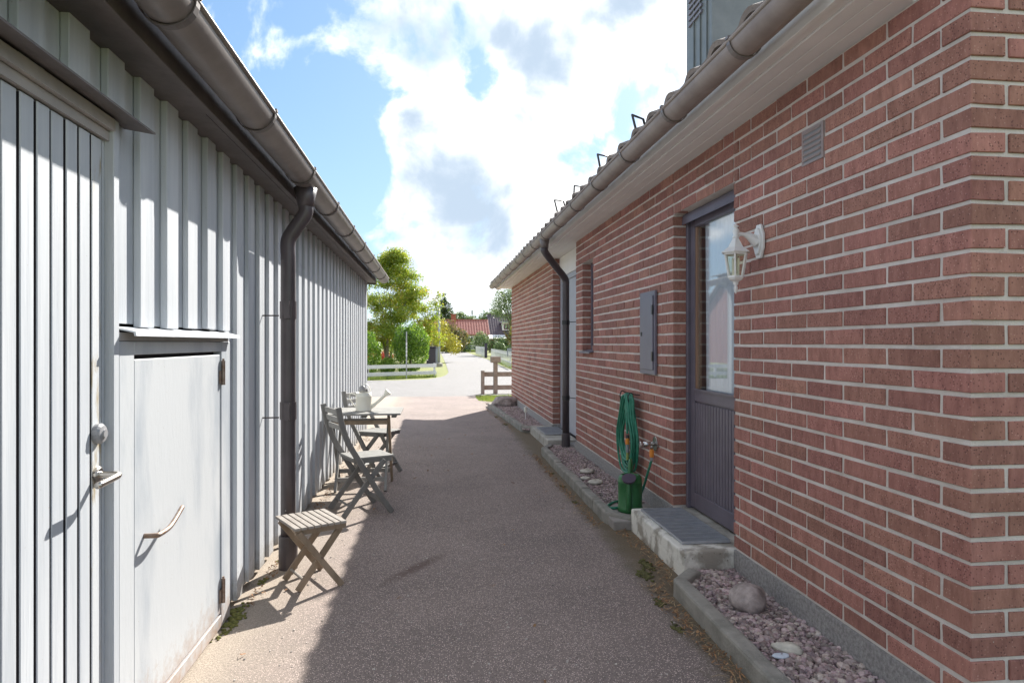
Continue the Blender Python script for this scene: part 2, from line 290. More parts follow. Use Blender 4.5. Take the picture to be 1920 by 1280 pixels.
# ------------------------------------------------------------------ helpers
class MB:
    def __init__(s): s.v = []; s.f = []; s.t = []
    def add(s, vs, fs, tint=None):
        o = len(s.v); s.v += [tuple(v) for v in vs]; s.f += [tuple(i + o for i in f) for f in fs]
        if tint is not None: s.t += [tint] * len(vs)
        return s
    def box(s, x0, x1, y0, y1, z0, z1, tint=None):
        vs = [(x, y, z) for x in (x0, x1) for y in (y0, y1) for z in (z0, z1)]
        return s.add(vs, [(0, 1, 3, 2), (4, 6, 7, 5), (0, 4, 5, 1), (2, 3, 7, 6), (0, 2, 6, 4), (1, 5, 7, 3)], tint)
    def bar(s, a, b, w, h, up=(0, 0, 1)):
        """beam from a to b, w across, h along up"""
        a = Vector(a); b = Vector(b); d = (b - a).normalized(); up = Vector(up)
        sd = d.cross(up)
        if sd.length < 1e-4: sd = d.cross(Vector((1, 0, 0)))
        sd.normalize(); u = sd.cross(d)
        vs = [p + sd * (w / 2 * i) + u * (h / 2 * j) for p in (a, b) for i in (-1, 1) for j in (-1, 1)]
        return s.add(vs, [(0, 1, 3, 2), (4, 6, 7, 5), (0, 4, 5, 1), (2, 3, 7, 6), (0, 2, 6, 4), (1, 5, 7, 3)])
    def tube(s, pts, r, n=10, cap=True, tint=None):
        pts = [Vector(p) for p in pts]; rs = r if isinstance(r, (list, tuple)) else [r] * len(pts)
        rings = []; prev = None
        for i, p in enumerate(pts):
            t = (pts[min(i + 1, len(pts) - 1)] - pts[max(i - 1, 0)]).normalized()
            if prev is None:
                q = t.cross(Vector((0, 0, 1)))
                if q.length < 1e-3: q = t.cross(Vector((1, 0, 0)))
            else: q = prev - t * prev.dot(t)
            q.normalize(); prev = q; w = t.cross(q)
            rings.append([p + (q * math.cos(a) + w * math.sin(a)) * rs[i] for a in [2 * math.pi * k / n for k in range(n)]])
        vs = [v for rg in rings for v in rg]; fs = []
        for i in range(len(pts) - 1):
            for k in range(n): fs.append((i * n + k, i * n + (k + 1) % n, (i + 1) * n + (k + 1) % n, (i + 1) * n + k))
        if cap: fs += [tuple(range(n - 1, -1, -1)), tuple((len(pts) - 1) * n + k for k in range(n))]
        return s.add(vs, fs, tint)
    def lathe(s, prof, c=(0, 0, 0), n=20, cap=True):
        vs = []; fs = []
        for (r, z) in prof: vs += [(c[0] + r * math.cos(2 * math.pi * k / n), c[1] + r * math.sin(2 * math.pi * k / n), c[2] + z) for k in range(n)]
        for i in range(len(prof) - 1):
            for k in range(n): fs.append((i * n + k, i * n + (k + 1) % n, (i + 1) * n + (k + 1) % n, (i + 1) * n + k))
        if cap: fs += [tuple(range(n - 1, -1, -1)), tuple((len(prof) - 1) * n + k for k in range(n))]
        return s.add(vs, fs)
    def prism(s, poly, ax, a, b):
        """polygon in the two other axes, extruded along axis ax from a to b"""
        def P(p, t):
            q = list(p); q.insert(ax, t); return tuple(q)
        n = len(poly); vs = [P(p, a) for p in poly] + [P(p, b) for p in poly]
        return s.add(vs, [tuple(range(n))[::-1], tuple(range(n, 2 * n))] + [(k, (k + 1) % n, n + (k + 1) % n, n + k) for k in range(n)])
    def mesh(s, name, m, smooth=False, bevel=0):
        me = bpy.data.meshes.new(name); me.from_pydata(s.v, [], s.f)
        if s.t and len(s.t) == len(s.v):
            at = me.attributes.new('tint', 'FLOAT', 'POINT'); at.data.foreach_set('value', s.t)
        bm = bmesh.new(); bm.from_mesh(me); bmesh.ops.recalc_face_normals(bm, faces=bm.faces)
        if bevel: bmesh.ops.bevel(bm, geom=list(bm.edges), offset=bevel, segments=1, profile=.5, affect='EDGES')
        bm.to_mesh(me); bm.free()
        if smooth: me.polygons.foreach_set('use_smooth', [True] * len(me.polygons))
        me.materials.append(MATS[m]); return me
    def build(s, name, m, parent=None, smooth=False, bevel=0, loc=None):
        o = bpy.data.objects.new(name, s.mesh(name, m, smooth, bevel)); COL.objects.link(o)
        if parent: o.parent = parent
        if loc: o.location = loc
        return o
def place(name, me, parent=None, loc=(0, 0, 0), rz=0.0):
    o = bpy.data.objects.new(name, me); COL.objects.link(o); o.location = loc; o.rotation_euler.z = rz
    if parent: o.parent = parent
    return o
def tag(o, label=None, cat=None, group=None, kind=None):
    for k, v in (('label', label), ('category', cat), ('group', group), ('kind', kind)):
        if v: o[k] = v
    return o
def thing(name, label, cat, loc=(0, 0, 0), rz=0.0, group=None):
    o = bpy.data.objects.new(name, None); COL.objects.link(o); o.location = loc; o.rotation_euler.z = rz; o.empty_display_size = .1
    return tag(o, label, cat, group)
def smooth_path(pts, n=6):
    pts = [Vector(p) for p in pts]; out = []
    for i in range(len(pts) - 1):
        p0 = pts[max(i - 1, 0)]; p1 = pts[i]; p2 = pts[i + 1]; p3 = pts[min(i + 2, len(pts) - 1)]
        for k in range(n):
            t = k / n
            out.append(.5 * ((2 * p1) + (p2 - p0) * t + (2 * p0 - 5 * p1 + 4 * p2 - p3) * t * t + (3 * p1 - p0 - 3 * p2 + p3) * t ** 3))
    return out + [pts[-1]]
def project(p):
    c, s = math.cos(YAW), math.sin(YAW); D = p[1] * c + p[0] * s; Lx = p[0] * c - p[1] * s
    if D < .05: return None
    return 960 + F_PX * Lx / D, HY - F_PX * (p[2] - CAM_H) / D, D

# ------------------------------------------------------------------ ground, driveway, streets
def sheet(name, poly, z, m):
    mb = MB(); mb.add([(x, y, z) for x, y in poly], [tuple(range(len(poly)))])
    me = mb.mesh(name, m)
    if me.polygons[0].normal.z < 0: me.flip_normals()
    o = bpy.data.objects.new(name, me); COL.objects.link(o)
    return tag(o, kind='structure')
sheet('ground', [(-900, -600), (900, -600), (900, 1500), (-900, 1500)], -.012, 'soil_lawn')
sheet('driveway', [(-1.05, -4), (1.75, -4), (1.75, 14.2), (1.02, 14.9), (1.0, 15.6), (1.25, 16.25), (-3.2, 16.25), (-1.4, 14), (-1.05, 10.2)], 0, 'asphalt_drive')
sheet('street', [(-70, 16.25), (70, 16.25), (70, 23.4), (5.6, 23.4), (4.3, 24.4), (3.95, 27), (3.75, 34), (4.3, 54), (4.5, 75), (4.6, 99), (.95, 99), (.85, 60), (.75, 40), (.66, 29.5), (.5, 27), (.3, 25.6), (-.2, 24.1), (-1.4, 23.4), (-70, 23.4)], 0, 'asphalt_street')

# ------------------------------------------------------------------ garage with board on board cladding
GX = -.965           # face of the outer boards
garage = thing('garage', 'white garage clad in vertical boards, dark eaves and gutter, left of the alley', 'garage', (GX, 4, 0))
def gp(mb, name, m, parent=None, **k):
    o = mb.build(name, m, parent or garage, **k)
    o.matrix_parent_inverse = (parent or garage).matrix_world.inverted() if False else Matrix.Identity(4)
    if (parent or garage) is garage: o.location = Vector((-GX, -4, 0)) + (o.location)
    return o
GY0, GY1, GTOP = -2.2, 9.80, 2.18
# inner wall (sheathing boards), with openings left for door and hatch
pitch, bw, bt = .2165, .109, .023
first = 1.672 - pitch * 18
HY0, HY1, HZT = 2.16, 3.272, 1.335          # hatch frame
DY0, DY1, DZT = .637, 2.100, 1.905             # garage door
mb = MB()
mb.box(-4.9, GX - .062, GY0 + .02, GY1 - .02, .02, GTOP + .1)
gp(mb, 'wall_core', 'groove_dark')
def board_range(y0, y1):
    """pieces (z0) a board at y0..y1 needs: over the door, over the hatch, or down to the ground"""
    c = (y0 + y1) / 2
    if DY0 - .06 < c < DY1 + .08: return 1.99
    if HY0 - .02 < c < HY1 + .01: return 1.352
    return .035
k = 0; y = first
while y < GY1:
    # inner board behind, between this outer board and the next
    y0, y1 = y + bw - .018, y + pitch + .018
    z0 = board_range(y0 + .02, y1 - .02)
    if y1 > GY0 and y0 < GY1 - .03:
        gp(MB().box(GX - .047, GX - bt - .001, max(y0, GY0), min(y1, GY1 - .004), z0 + random.uniform(.0, .012), GTOP + .01), 'inner_board', 'white_paint')
    if y + bw > GY0:
        z0 = board_range(y, y + bw)
        a, b = y, min(y + bw, GY1)
        if DY1 < b and a < DY1 + .07 and z0 < 1.9: pass
        elif b - a > .02:
            if HY1 > a > HY0 - .2 and z0 < .5 and a < HY1: a = HY1 + .004
            dj = random.uniform(-.002, .002)
            gp(MB().box(GX - bt, GX + dj, a, b, z0 + random.uniform(-.012, .014), GTOP + .01), 'board', 'white_paint', bevel=.0025)
    y += pitch
# corner board at the far end
gp(MB().box(-1.09, GX + .004, GY1, GY1 + .024, .03, GTOP + .01), 'corner_board', 'white_paint')
gp(MB().box(-4.9, GX - .05, GY0, GY1, -.03, .06), 'footing', 'concrete')
# eaves: soffit, fascia, gutter with brackets
gp(MB().box(GX - .05, -.872, GY0, GY1 + .06, GTOP, GTOP + .02), 'soffit', 'fascia_brown')
gp(MB().box(-.870, -.838, GY0, 2.66, GTOP - .004, GTOP + .17), 'fascia_board', 'fascia_brown', bevel=.002)
gp(MB().box(-.870, -.840, 2.664, GY1 + .08, GTOP - .001, GTOP + .17), 'fascia_board', 'fascia_brown', bevel=.002)
gp(MB().box(-1.2, -.84, GY1 + .08, GY1 + .105, GTOP - .02, GTOP + .2), 'barge_board', 'fascia_brown')
def gutter(parent, gpfun, xc, zc, r, y0, y1, side, m, clips, cm):
    """half round gutter with a rolled rim; side = direction of the open front in x"""
    n = 14; prof = [(xc + r * math.cos(math.pi * i / n) * side, zc - r * math.sin(math.pi * i / n)) for i in range(n + 1)]
    inner = [(xc + (r - .004) * math.cos(math.pi * i / n) * side, zc - (r - .004) * math.sin(math.pi * i / n)) for i in range(n + 1)]
    mb = MB(); vs = []; fs = []
    for yy in (y0, y1): vs += [(x, yy, z) for x, z in prof] + [(x, yy, z) for x, z in inner]
    M = n + 1
    for i in range(n):
        fs += [(i, i + 1, 2 * M + i + 1, 2 * M + i), (M + i, 3 * M + i, 3 * M + i + 1, M + i + 1)]
    fs += [(0, 2 * M, 3 * M, M), (n, M + n, 3 * M + n, 2 * M + n)]
    mb.add(vs, fs)
    mb.tube([(xc + r * side, y0, zc), (xc + r * side, y1, zc)], .009, 8)
    for yy in (y0, y1):
        mb.add([(x, yy, z) for x, z in prof], [tuple(range(M))])
    g = gpfun(mb, 'gutter', m, smooth=True)
    for yc in clips:
        c = MB(); pts = [(xc + (r + .003) * math.cos(math.pi * i / 12) * side, yc, zc - (r + .003) * math.sin(math.pi * i / 12)) for i in range(13)]
        vs = []; fs = []
        for (x, yy, z) in pts:
            d = Vector((x - xc, 0, z - zc)).normalized() * .004
            vs += [(x, yy - .014, z), (x, yy + .014, z), (x + d.x, yy + .014, z + d.z), (x + d.x, yy - .014, z + d.z)]
        for i in range(12):
            for j in range(4): fs.append((i * 4 + j, i * 4 + (j + 1) % 4, (i + 1) * 4 + (j + 1) % 4, (i + 1) * 4 + j))
        fs += [(0, 1, 2, 3), (51, 50, 49, 48)]
        c.add(vs, fs); c.box(xc + r * side - .012, xc + r * side + .012, yc - .012, yc + .012, zc + .004, zc + .016)
        o = c.build('gutter_bracket', cm, g)
    return g
gutter(garage, gp, -.737, 2.262, .075, GY0, GY1 + .22, 1, 'gutter_metal', [1.95 + .92 * i for i in range(-4, 9)], 'fascia_brown')
# roof: low slope sheet with a thin edge
mb = MB(); mb.add([(-.76, GY0 - .1, 2.335), (-.76, GY1 + .2, 2.335), (-4.9, GY1 + .2, 2.95), (-4.9, GY0 - .1, 2.95), (-.76, GY0 - .1, 2.35), (-.76, GY1 + .2, 2.35), (-4.9, GY1 + .2, 2.97), (-4.9, GY0 - .1, 2.97)],
   [(0, 1, 2, 3), (4, 7, 6, 5), (0, 4, 5, 1), (1, 5, 6, 2), (2, 6, 7, 3), (3, 7, 4, 0)]); gp(mb, 'roof', 'fascia_brown')
# far gable end boards (seen from a step to the side)
for i in range(17):
    yb = -1.2 - i * .2165
    gp(MB().box(yb - .11, yb, GY1 - .003, GY1 + .02, .04, GTOP + .12), 'gable_board', 'white_paint')
# downpipe with swan neck, brackets and boot
px_, py_, pr = -.835, 3.95, .042
path = smooth_path([(-.737, py_, 2.21), (-.737, py_, 2.10), (-.742, py_, 2.045), (-.80, py_, 1.955), (px_, py_, 1.89), (px_, py_, 1.80)], 6) + [(px_, py_, 1.2), (px_, py_, .6), (px_, py_, .16)]
dp = gp(MB().tube(path, pr, 20), 'downpipe', 'pipe_paint', smooth=True)
MB().lathe([(.068, 2.195), (.05, 2.13), (.046, 2.09)], (-.737, py_, 0), 18).build('outlet', 'pipe_paint', dp, smooth=True)
MB().lathe([(.053, .0), (.053, .185), (.049, .192), (.043, .192)], (px_, py_, 0), 20).build('boot', 'pipe_paint', dp)
for zb in (1.44, .86):
    b = MB().lathe([(.0435, 0), (.0465, 0), (.0465, .1), (.0435, .1)], (px_, py_, zb), 20, cap=False)
    b.box(px_ - .13, px_ - .04, py_ - .055, py_ - .049, zb + .012, zb + .020); b.box(px_ - .01, px_ + .02, py_ - .062, py_ - .042, zb + .0, zb + .1)
    b.build('pipe_bracket', 'pipe_paint', dp)
# garage door: recessed planks with open grooves
door = gp(MB().box(GX - .058, GX - .046, DY0, DY1 + .005, .02, DZT), 'garage_door', 'groove_dark')
door_off = Vector((0, 0, 0))
n = 22; w = (DY1 - DY0) / n
for i in range(n):
    a = DY0 + i * w
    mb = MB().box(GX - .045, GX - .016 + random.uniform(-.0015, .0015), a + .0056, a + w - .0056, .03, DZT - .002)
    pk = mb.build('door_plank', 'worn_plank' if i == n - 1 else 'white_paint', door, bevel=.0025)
    pk.data.materials.append(MATS['groove_dark'])      # plank sides coloured near black, standing in for shade in the grooves
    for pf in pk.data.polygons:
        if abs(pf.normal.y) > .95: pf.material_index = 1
mb = MB().lathe([(.0, -.001), (.030, -.001), (.030, .012), (.024, .019), (.012, .021), (.012, .026), (.0, .026)], n=20)
lk = mb.build('lock', 'plastic_grey', door, smooth=False); lk.rotation_euler = (0, R(90), 0); lk.location = (GX - .014, DY1 - w / 2 - .002, 1.035)
hb = MB().lathe([(.024, -.002), (.024, .007), (.020, .010), (.0, .010)], n=20)
hd = hb.build('handle_rose', 'steel_brushed', door); hd.rotation_euler = (0, R(90), 0); hd.location = (GX - .014, DY1 - w / 2 - .002, .915)
yh = DY1 - w / 2 - .002
MB().tube(smooth_path([(GX - .01, yh, .915), (GX + .040, yh, .915), (GX + .050, yh - .012, .914), (GX + .050, yh - .03, .912), (GX + .048, yh - .125, .908)], 5), .0095, 12).build('lever', 'steel_brushed', door, smooth=True)
# door casing, lintel trim and drip flashing
gp(MB().box(GX - .05, GX - .018, DY1 + .003, DY1 + .018, .03, DZT + .02), 'door_stop', 'white_paint')
gp(MB().box(GX - .05, GX + .008, DY1 + .020, DY1 + .056, .03, 1.975), 'door_casing', 'white_paint', bevel=.002)
gp(MB().box(GX - .05, GX - .004, DY0 - .05, DY1 + .022, DZT + .002, DZT + .03), 'lintel', 'trim_grey')
gp(MB().box(GX - .06, GX + .012, DY0 - .06, DY1 + .022, DZT + .032, 1.972), 'lintel', 'trim_grey')
gp(MB().prism([(GX - .02, 1.998), (GX + .075, 1.976), (GX + .075, 1.970), (GX - .02, 1.985)], 1, DY0 - .1, 2.252), 'drip_flashing', 'fascia_brown')
# hatch: frame, door leaf, hinges, handle, drip strip
hx = GX + .006
fr = gp(MB().box(GX - .03, hx, HY0, 2.262, .01, HZT - .03).box(GX - .03, hx, 3.146, HY1, .01, HZT - .03).box(GX - .03, hx, 2.263, 3.145, 1.262, HZT - .03).box(GX - .03, hx, 2.263, 3.145, .01, .066), 'hatch_frame', 'hatch_paint', bevel=.002)
gp(MB().box(GX - .06, GX - .031, HY0 + .02, HY1 - .02, .02, 1.33), 'hatch_backing', 'groove_dark')
leaf = gp(MB().box(GX - .028, GX + .002, 2.272, 3.136, .074, 1.247), 'hatch_door', 'hatch_paint', bevel=.003)
for zh in (1.165, .175):
    h = MB().tube([(hx + .008, 3.146, zh - .055), (hx + .008, 3.146, zh + .055)], .0085, 10)
    h.box(hx - .002, hx + .004, 3.120, 3.143, zh - .05, zh + .01); h.tube([(hx + .008, 3.146, zh + .055), (hx + .008, 3.146, zh + .064)], .005, 8)
    h.build('hinge', 'rusty_steel', leaf)
MB().tube(smooth_path([(GX, 2.345, .655), (GX + .038, 2.345, .655), (GX + .047, 2.362, .655), (GX + .05, 2.42, .657), (GX + .05, 2.47, .668), (GX + .05, 2.55, .70)], 5), .0085, 10).build('hatch_handle', 'rusty_steel', leaf, smooth=True)
gp(MB().prism([(GX - .022, 1.352), (GX + .045, 1.336), (GX + .047, 1.322), (GX + .041, 1.322), (GX + .039, 1.332), (GX - .022, 1.346)], 1, HY0 + .02, HY1 + .018), 'hatch_flashing', 'white_paint')
gp(MB().box(GX - .03, GX + .002, HY0 + .01, HY1 - .01, HZT - .028, HZT - .002), 'hatch_header', 'trim_grey')

# ------------------------------------------------------------------ brick house
WX, WY0, WY1 = 1.657, 1.871, 14.07
BZ, BC = .163, .075                        # first bed, course height
def part_maker(root):
    def fn(mb, name, m, parent=None, **k):
        o = mb.build(name, m, parent or root, **k)
        if parent is None: o.location = -Vector(root.location)
        return o
    return fn
house = thing('brick_house', 'single storey red brick house with tiled roof right of the alley', 'house', (WX, 8, 0))
hp = part_maker(house)
NC = 31; TOPZ = BZ + NC * BC               # 2.488
# openings on the long wall: (y0, y1, first course, last course)
OPEN = [(3.504, 4.444, 0, 27), (6.772, 7.272, 14, 27), (7.607, 9.147, 0, NC)]
rnd = random.Random(3)
bricks = []                                # (axis, a0, a1, z0, depth, header)
J = .0145
def course_cells(c, start, end, first_len):
    """bricks of one course from start to end; first_len = length of the first brick"""
    out = []; y = start; ln = first_len
    while y < end - .02:
        y1 = min(y + ln, end)
        if end - y1 < .045 and end - y1 > 0: y1 = end
        out.append((y, y1)); y = y1 + J; ln = .2485
    return out
for c in range(NC):
    z0 = BZ + c * BC + J / 2
    header = (c % 2 == 0)
    segs = [(WY0, 3.504, .1185 if header else .2485), (4.444, 7.607, .2485 if header else .1185), (9.147, WY1, .1185 if header else .2485)]
    for si, (a, b, fl) in enumerate(segs):
        cells = course_cells(c, a, b, fl)
        for (y0, y1) in cells:
            pieces = [(y0, y1)]
            for (oa, ob, c0, c1) in OPEN[1:2]:
                if c0 <= c < c1:
                    nw = []
                    for (p, q) in pieces:
                        if q <= oa or p >= ob: nw.append((p, q)); continue
                        if p < oa - .03: nw.append((p, oa))
                        if q > ob + .03: nw.append((ob, q))
                    pieces = nw
            for (p, q) in pieces:
                jamb = any(abs(p - e) < .02 or abs(q - e) < .02 for e in (3.504, 4.444, 6.772, 7.272, 7.607, 9.147, WY1)) 
                corner = abs(p - WY0) < .01
                if corner: depth = .2485 if header else .1185
                else: depth = .1185 if jamb else .055
                bricks.append(('L', p, q, z0, depth))
    # end wall (faces the camera), corner brick already laid
    x = WX + (.2485 if header else .1185) + J
    while x < 6.0:
        bricks.append(('E', x, x + .2485, z0, .055)); x += .2485 + J
# lintel course over the door (course 27 runs through) and over the window
for c in range(27, NC):
    z0 = BZ + c * BC + J / 2; off = .0 if c % 2 else .13
    y = 3.504 + J - off
    while y < 4.444 - J:
        a, b = max(y, 3.504 + J), min(y + .2485, 4.444 - J)
        if b - a > .04: bricks.append(('L', a, b, z0, .1185))
        y += .2485 + J
mcache = {}
def brick_mesh(axis, ln, depth, var):
    key = (axis, round(ln, 3), round(depth, 3), var)
    if key not in mcache:
        r = random.Random(hash(key) & 0xffff); mb = MB(); h = BC - J
        if axis == 'L': mb.box(0, depth, 0, ln, 0, h)
        else: mb.box(0, ln, 0, depth, 0, h)
        mb.v = [tuple(q + r.uniform(-.0019, .0019) for q in v) for v in mb.v]
        mcache[key] = mb.mesh('brick', 'brick', bevel=.0022)
    return mcache[key]
def area_px(b):
    ax, a0, a1, z0, d = b
    pts = [(WX, a0, z0), (WX, a1, z0), (WX, a0, z0 + BC)] if ax == 'L' else [(a0, WY0, z0), (a1, WY0, z0), (a0, WY0, z0 + BC)]
    q = [project(p) for p in pts]
    if any(v is None for v in q): return 0
    cx = (max(min(q[0][0], 1920), 0) + 0); inside = sum(1 for v in q if -20 < v[0] < 1940 and -20 < v[1] < 1300)
    return abs((q[1][0] - q[0][0]) * (q[2][1] - q[0][1])) * inside / 3
order = sorted(range(len(bricks)), key=lambda i: -area_px(bricks[i])); single = set(order[:300])
stuff = MB()
for i, b in enumerate(bricks):
    ax, a0, a1, z0, d = b
    me = brick_mesh(ax, a1 - a0, d, rnd.randrange(4)); dj = rnd.uniform(-.0018, .0012); dz = rnd.uniform(-.0012, .0012)
    loc = Vector((WX + dj, a0, z0 + dz)) if ax == 'L' else Vector((a0, WY0 + dj, z0 + dz))
    if i in single: place('brick', me, house, loc - house.location)
    else: stuff.add([v.co + loc for v in me.vertices], [tuple(p.vertices) for p in me.polygons], rnd.random())
bs_ = hp(stuff, 'brickwork', 'brick'); tag(bs_, kind='stuff')
# mortar backing with openings
mb = MB(); MX0, MX1 = WX + .0055, WX + .10
for (a, b, z0, z1) in [(WY0 + .0075, 3.497, BZ - .02, TOPZ), (3.497, 4.451, BZ + 27 * BC + .006, TOPZ), (4.451, 6.766, BZ - .02, TOPZ), (6.766, 7.278, BZ - .02, BZ + 14 * BC - .006), (6.766, 7.278, BZ + 27 * BC + .006, TOPZ), (7.278, 7.600, BZ - .02, TOPZ), (9.154, WY1 - .006, BZ - .02, TOPZ)]:
    mb.box(MX0, MX1, a, b, z0, z1)
mb.box(WX + .1003, 10.6, WY0 + .0075, WY0 + .10, BZ - .02, TOPZ)
mb.prism([(WX + .02, TOPZ + .001), (10.6, TOPZ + .001), (6.13, TOPZ + 1.7)], 1, WY0 + .012, WY0 + .10)
hp(mb, 'mortar', 'mortar')
# the body of the house behind (keeps light out) and far gable
mb = MB(); mb.box(WX + .55, 10.6, WY0 + .15, WY1 - .02, 0, TOPZ)
for (a, b) in [(WY0 + .12, 3.45), (4.52, 6.72), (7.33, 7.58), (9.2, WY1 - .02)]: mb.box(WX + .13, WX + .549, a, b, 0, TOPZ)
hp(mb, 'core', 'interior')
hp(MB().box(WX + .13, 10.6, WY1 - .018, WY1 - .002, 0, TOPZ), 'gable_wall', 'red_brick_far')
# plinth
mb = MB()
for (a, b) in [(WY0 + .012, 3.49), (4.46, 7.615), (9.14, WY1 - .01)]: mb.box(WX - .006, WX + .12, a, b, -.05, BZ - .004)
mb.box(WX + .121, 10.5, WY0 + .012, WY0 + .12, -.05, BZ - .004)
hp(mb, 'plinth', 'plinth')
hp(MB().box(WX - .004, WX + .12, 7.62, 9.13, -.05, .085), 'plinth', 'plinth')
# eaves: soffit boards, fascia, gutter, box end
EY0, EY1 = 2.13, 14.45
xs = [1.404, 1.454, 1.524, 1.594, WX + .11]
for i in range(4):
    hp(MB().box(xs[i] + .0015, xs[i + 1] - .0015, EY0, EY1, 2.492 + (.006 if i == 0 else .0), 2.51), 'soffit_board', 'soffit_white', bevel=.002)
hp(MB().box(1.41, WX + .10, EY0, EY1, 2.512, 2.52), 'soffit_backing', 'groove_dark')
hp(MB().box(1.378, 1.402, EY0, EY1, 2.484, 2.63), 'fascia_board', 'soffit_white', bevel=.002)
hp(MB().prism([(1.378, 2.485), (WX - .005, 2.485), (WX - .005, 2.74), (1.378, 2.63)], 1, EY0 - .022, EY0 - .001), 'eave_end_board', 'soffit_white')
hp(MB().prism([(1.25, 2.56), (1.40, 2.46), (6.13, 4.36), (6.13, 4.62), (1.25, 2.66)], 1, EY1 + .001, EY1 + .024), 'barge_board', 'soffit_white')
hp(MB().box(1.41, 10.6, WY1 + .002, EY1 - .001, 2.494, 2.508), 'gable_soffit', 'soffit_white')
g2 = gutter(house, hp, 1.275, 2.545, .066, EY0 + .01, EY1 - .02, -1, 'gutter_aged', [2.6 + .80 * i for i in range(15)], 'gutter_metal')
# downpipe of the house
dx, dy = 1.575, 7.80
path = smooth_path([(1.275, 7.55, 2.50), (1.275, 7.56, 2.40), (1.285, 7.57, 2.35), (1.43, 7.68, 2.20), (1.56, 7.78, 2.07), (dx, dy, 1.99)], 6) + [(dx, dy, 1.4), (dx, dy, .8), (dx, dy, .2)]
dp2 = hp(MB().tube(path, .042, 20), 'downpipe', 'pipe_paint', smooth=True)
MB().lathe([(.06, 2.50), (.048, 2.44), (.045, 2.40)], (1.275, 7.555, 0), 18).build('outlet', 'gutter_metal', dp2, smooth=True)
MB().lathe([(.052, .02), (.052, .215), (.048, .225), (.043, .225)], (dx, dy, 0), 20).build('boot', 'pipe_paint', dp2)
for zb in (1.52, .62):
    MB().lathe([(.0435, 0), (.047, 0), (.047, .05), (.0435, .05)], (dx, dy, zb), 20, cap=False).tube([(dx + .03, dy - .05, zb + .03), (WX + .01, dy - .19, zb + .03)], .005, 8).build('pipe_bracket', 'black_wire', dp2)
# roof: pantiles, first row one by one
SL = R(22); RX0, RZ0 = 1.262, 2.587
roof = hp(MB().add([(RX0 + .08, 1.86, RZ0 + .0), (RX0 + .08, EY1, RZ0 + .0), (6.13, EY1, RZ0 + (6.13 - RX0 - .08) * math.tan(SL)), (6.13, 1.86, RZ0 + (6.13 - RX0 - .08) * math.tan(SL)), (10.9, 1.86, RZ0), (10.9, EY1, RZ0)], [(0, 1, 2, 3), (3, 2, 5, 4)]), 'roof', 'roof_tile')
def tile_mesh():
    mb = MB(); W, Lt, n = .30, .40, 14; vs = []
    def prof(t):   # one high roll and one flat pan
        return .027 * max(0, math.sin(math.pi * min(1, t / .55))) ** .8 if t < .55 else -.006 * math.sin(math.pi * (t - .55) / .45)
    for (s, dz) in ((0, .0), (Lt, -.012)):
        for lift in (.024, .0):
            for i in range(n + 1):
                t = i / n; vs.append((s * math.cos(SL) - (prof(t) + lift + dz) * math.sin(SL), t * W * 1.02, s * math.sin(SL) + (prof(t) + lift + dz) * math.cos(SL)))
    M = n + 1; fs = []
    for i in range(n):
        fs += [(i, i + 1, 2 * M + i + 1, 2 * M + i), (M + i, 3 * M + i, 3 * M + i + 1, M + i + 1), (i, M + i, M + i + 1, i + 1)]
    fs += [(0, 2 * M, 3 * M, M), (n, M + n, 3 * M + n, 2 * M + n)]
    mb.add(vs, fs); return mb.mesh('tile', 'roof_tile')
tmesh = tile_mesh(); rest = MB(); rt = random.Random(5)
nt_ = int((EY1 - 1.84) / .30)
for row in range(15):
    for i in range(nt_ + 1):
        s = row * .345; j = rt.uniform(-.005, .005)
        loc = Vector((RX0 + s * math.cos(SL) + j, 1.84 + i * .30, RZ0 + .004 + s * math.sin(SL) + rt.uniform(-.003, .003)))
        if row == 0: place('roof_tile', tmesh, roof, loc)
        else: rest.add([v.co + loc for v in tmesh.vertices], [tuple(p.vertices) for p in tmesh.polygons], rt.random())
o = rest.build('roof_tiling', 'roof_tile', roof); tag(o, kind='stuff')
# snow guards: bent black wire hooks standing on the lowest tiles
def guard(yc, x0, tilt, h=.17, w=.17):
    zb = RZ0 + (x0 - RX0) * math.tan(SL) + .05
    p = [(x0 - .02, yc, zb), (x0 - .03 + tilt, yc + .01, zb + h), (x0 + .10 + tilt, yc + w, zb + h + .03), (x0 + .12, yc + w, zb + .02)]
    mb = MB().tube(p, .009, 8); mb.tube([(x0 - .02, yc, zb), (x0 + .12, yc + w, zb + .02)], .0075, 8); mb.tube([(x0 - .02, yc, zb), (x0 + .3, yc + .02, zb + .13)], .006, 8)
    return mb.build('snow_guard', 'black_wire', roof, smooth=True)
guard(7.05, 1.36, -.03); guard(6.45, 1.40, .02); guard(5.35, 1.40, -.02); guard(4.42, 1.42, -.03)
# sheet metal chimney
ch = hp(MB().box(3.0, 3.9, 6.87, 7.60, 3.1, 5.5), 'chimney', 'chimney_metal', bevel=.006)
for i in range(3): MB().box(2.985, 2.999, 6.99 + i * .18, 7.003 + i * .18, 3.2, 5.5).build('seam', 'chimney_metal', ch)
for i in range(6): MB().bar((2.99, 7.12, 5.03 + i * .07), (2.99, 7.5, 5.03 + i * .07), .02, .03).build('louvre', 'box_grey', ch)
MB().box(2.93, 3.97, 6.8, 7.67, 5.5, 5.56).build('cap', 'chimney_metal', ch)

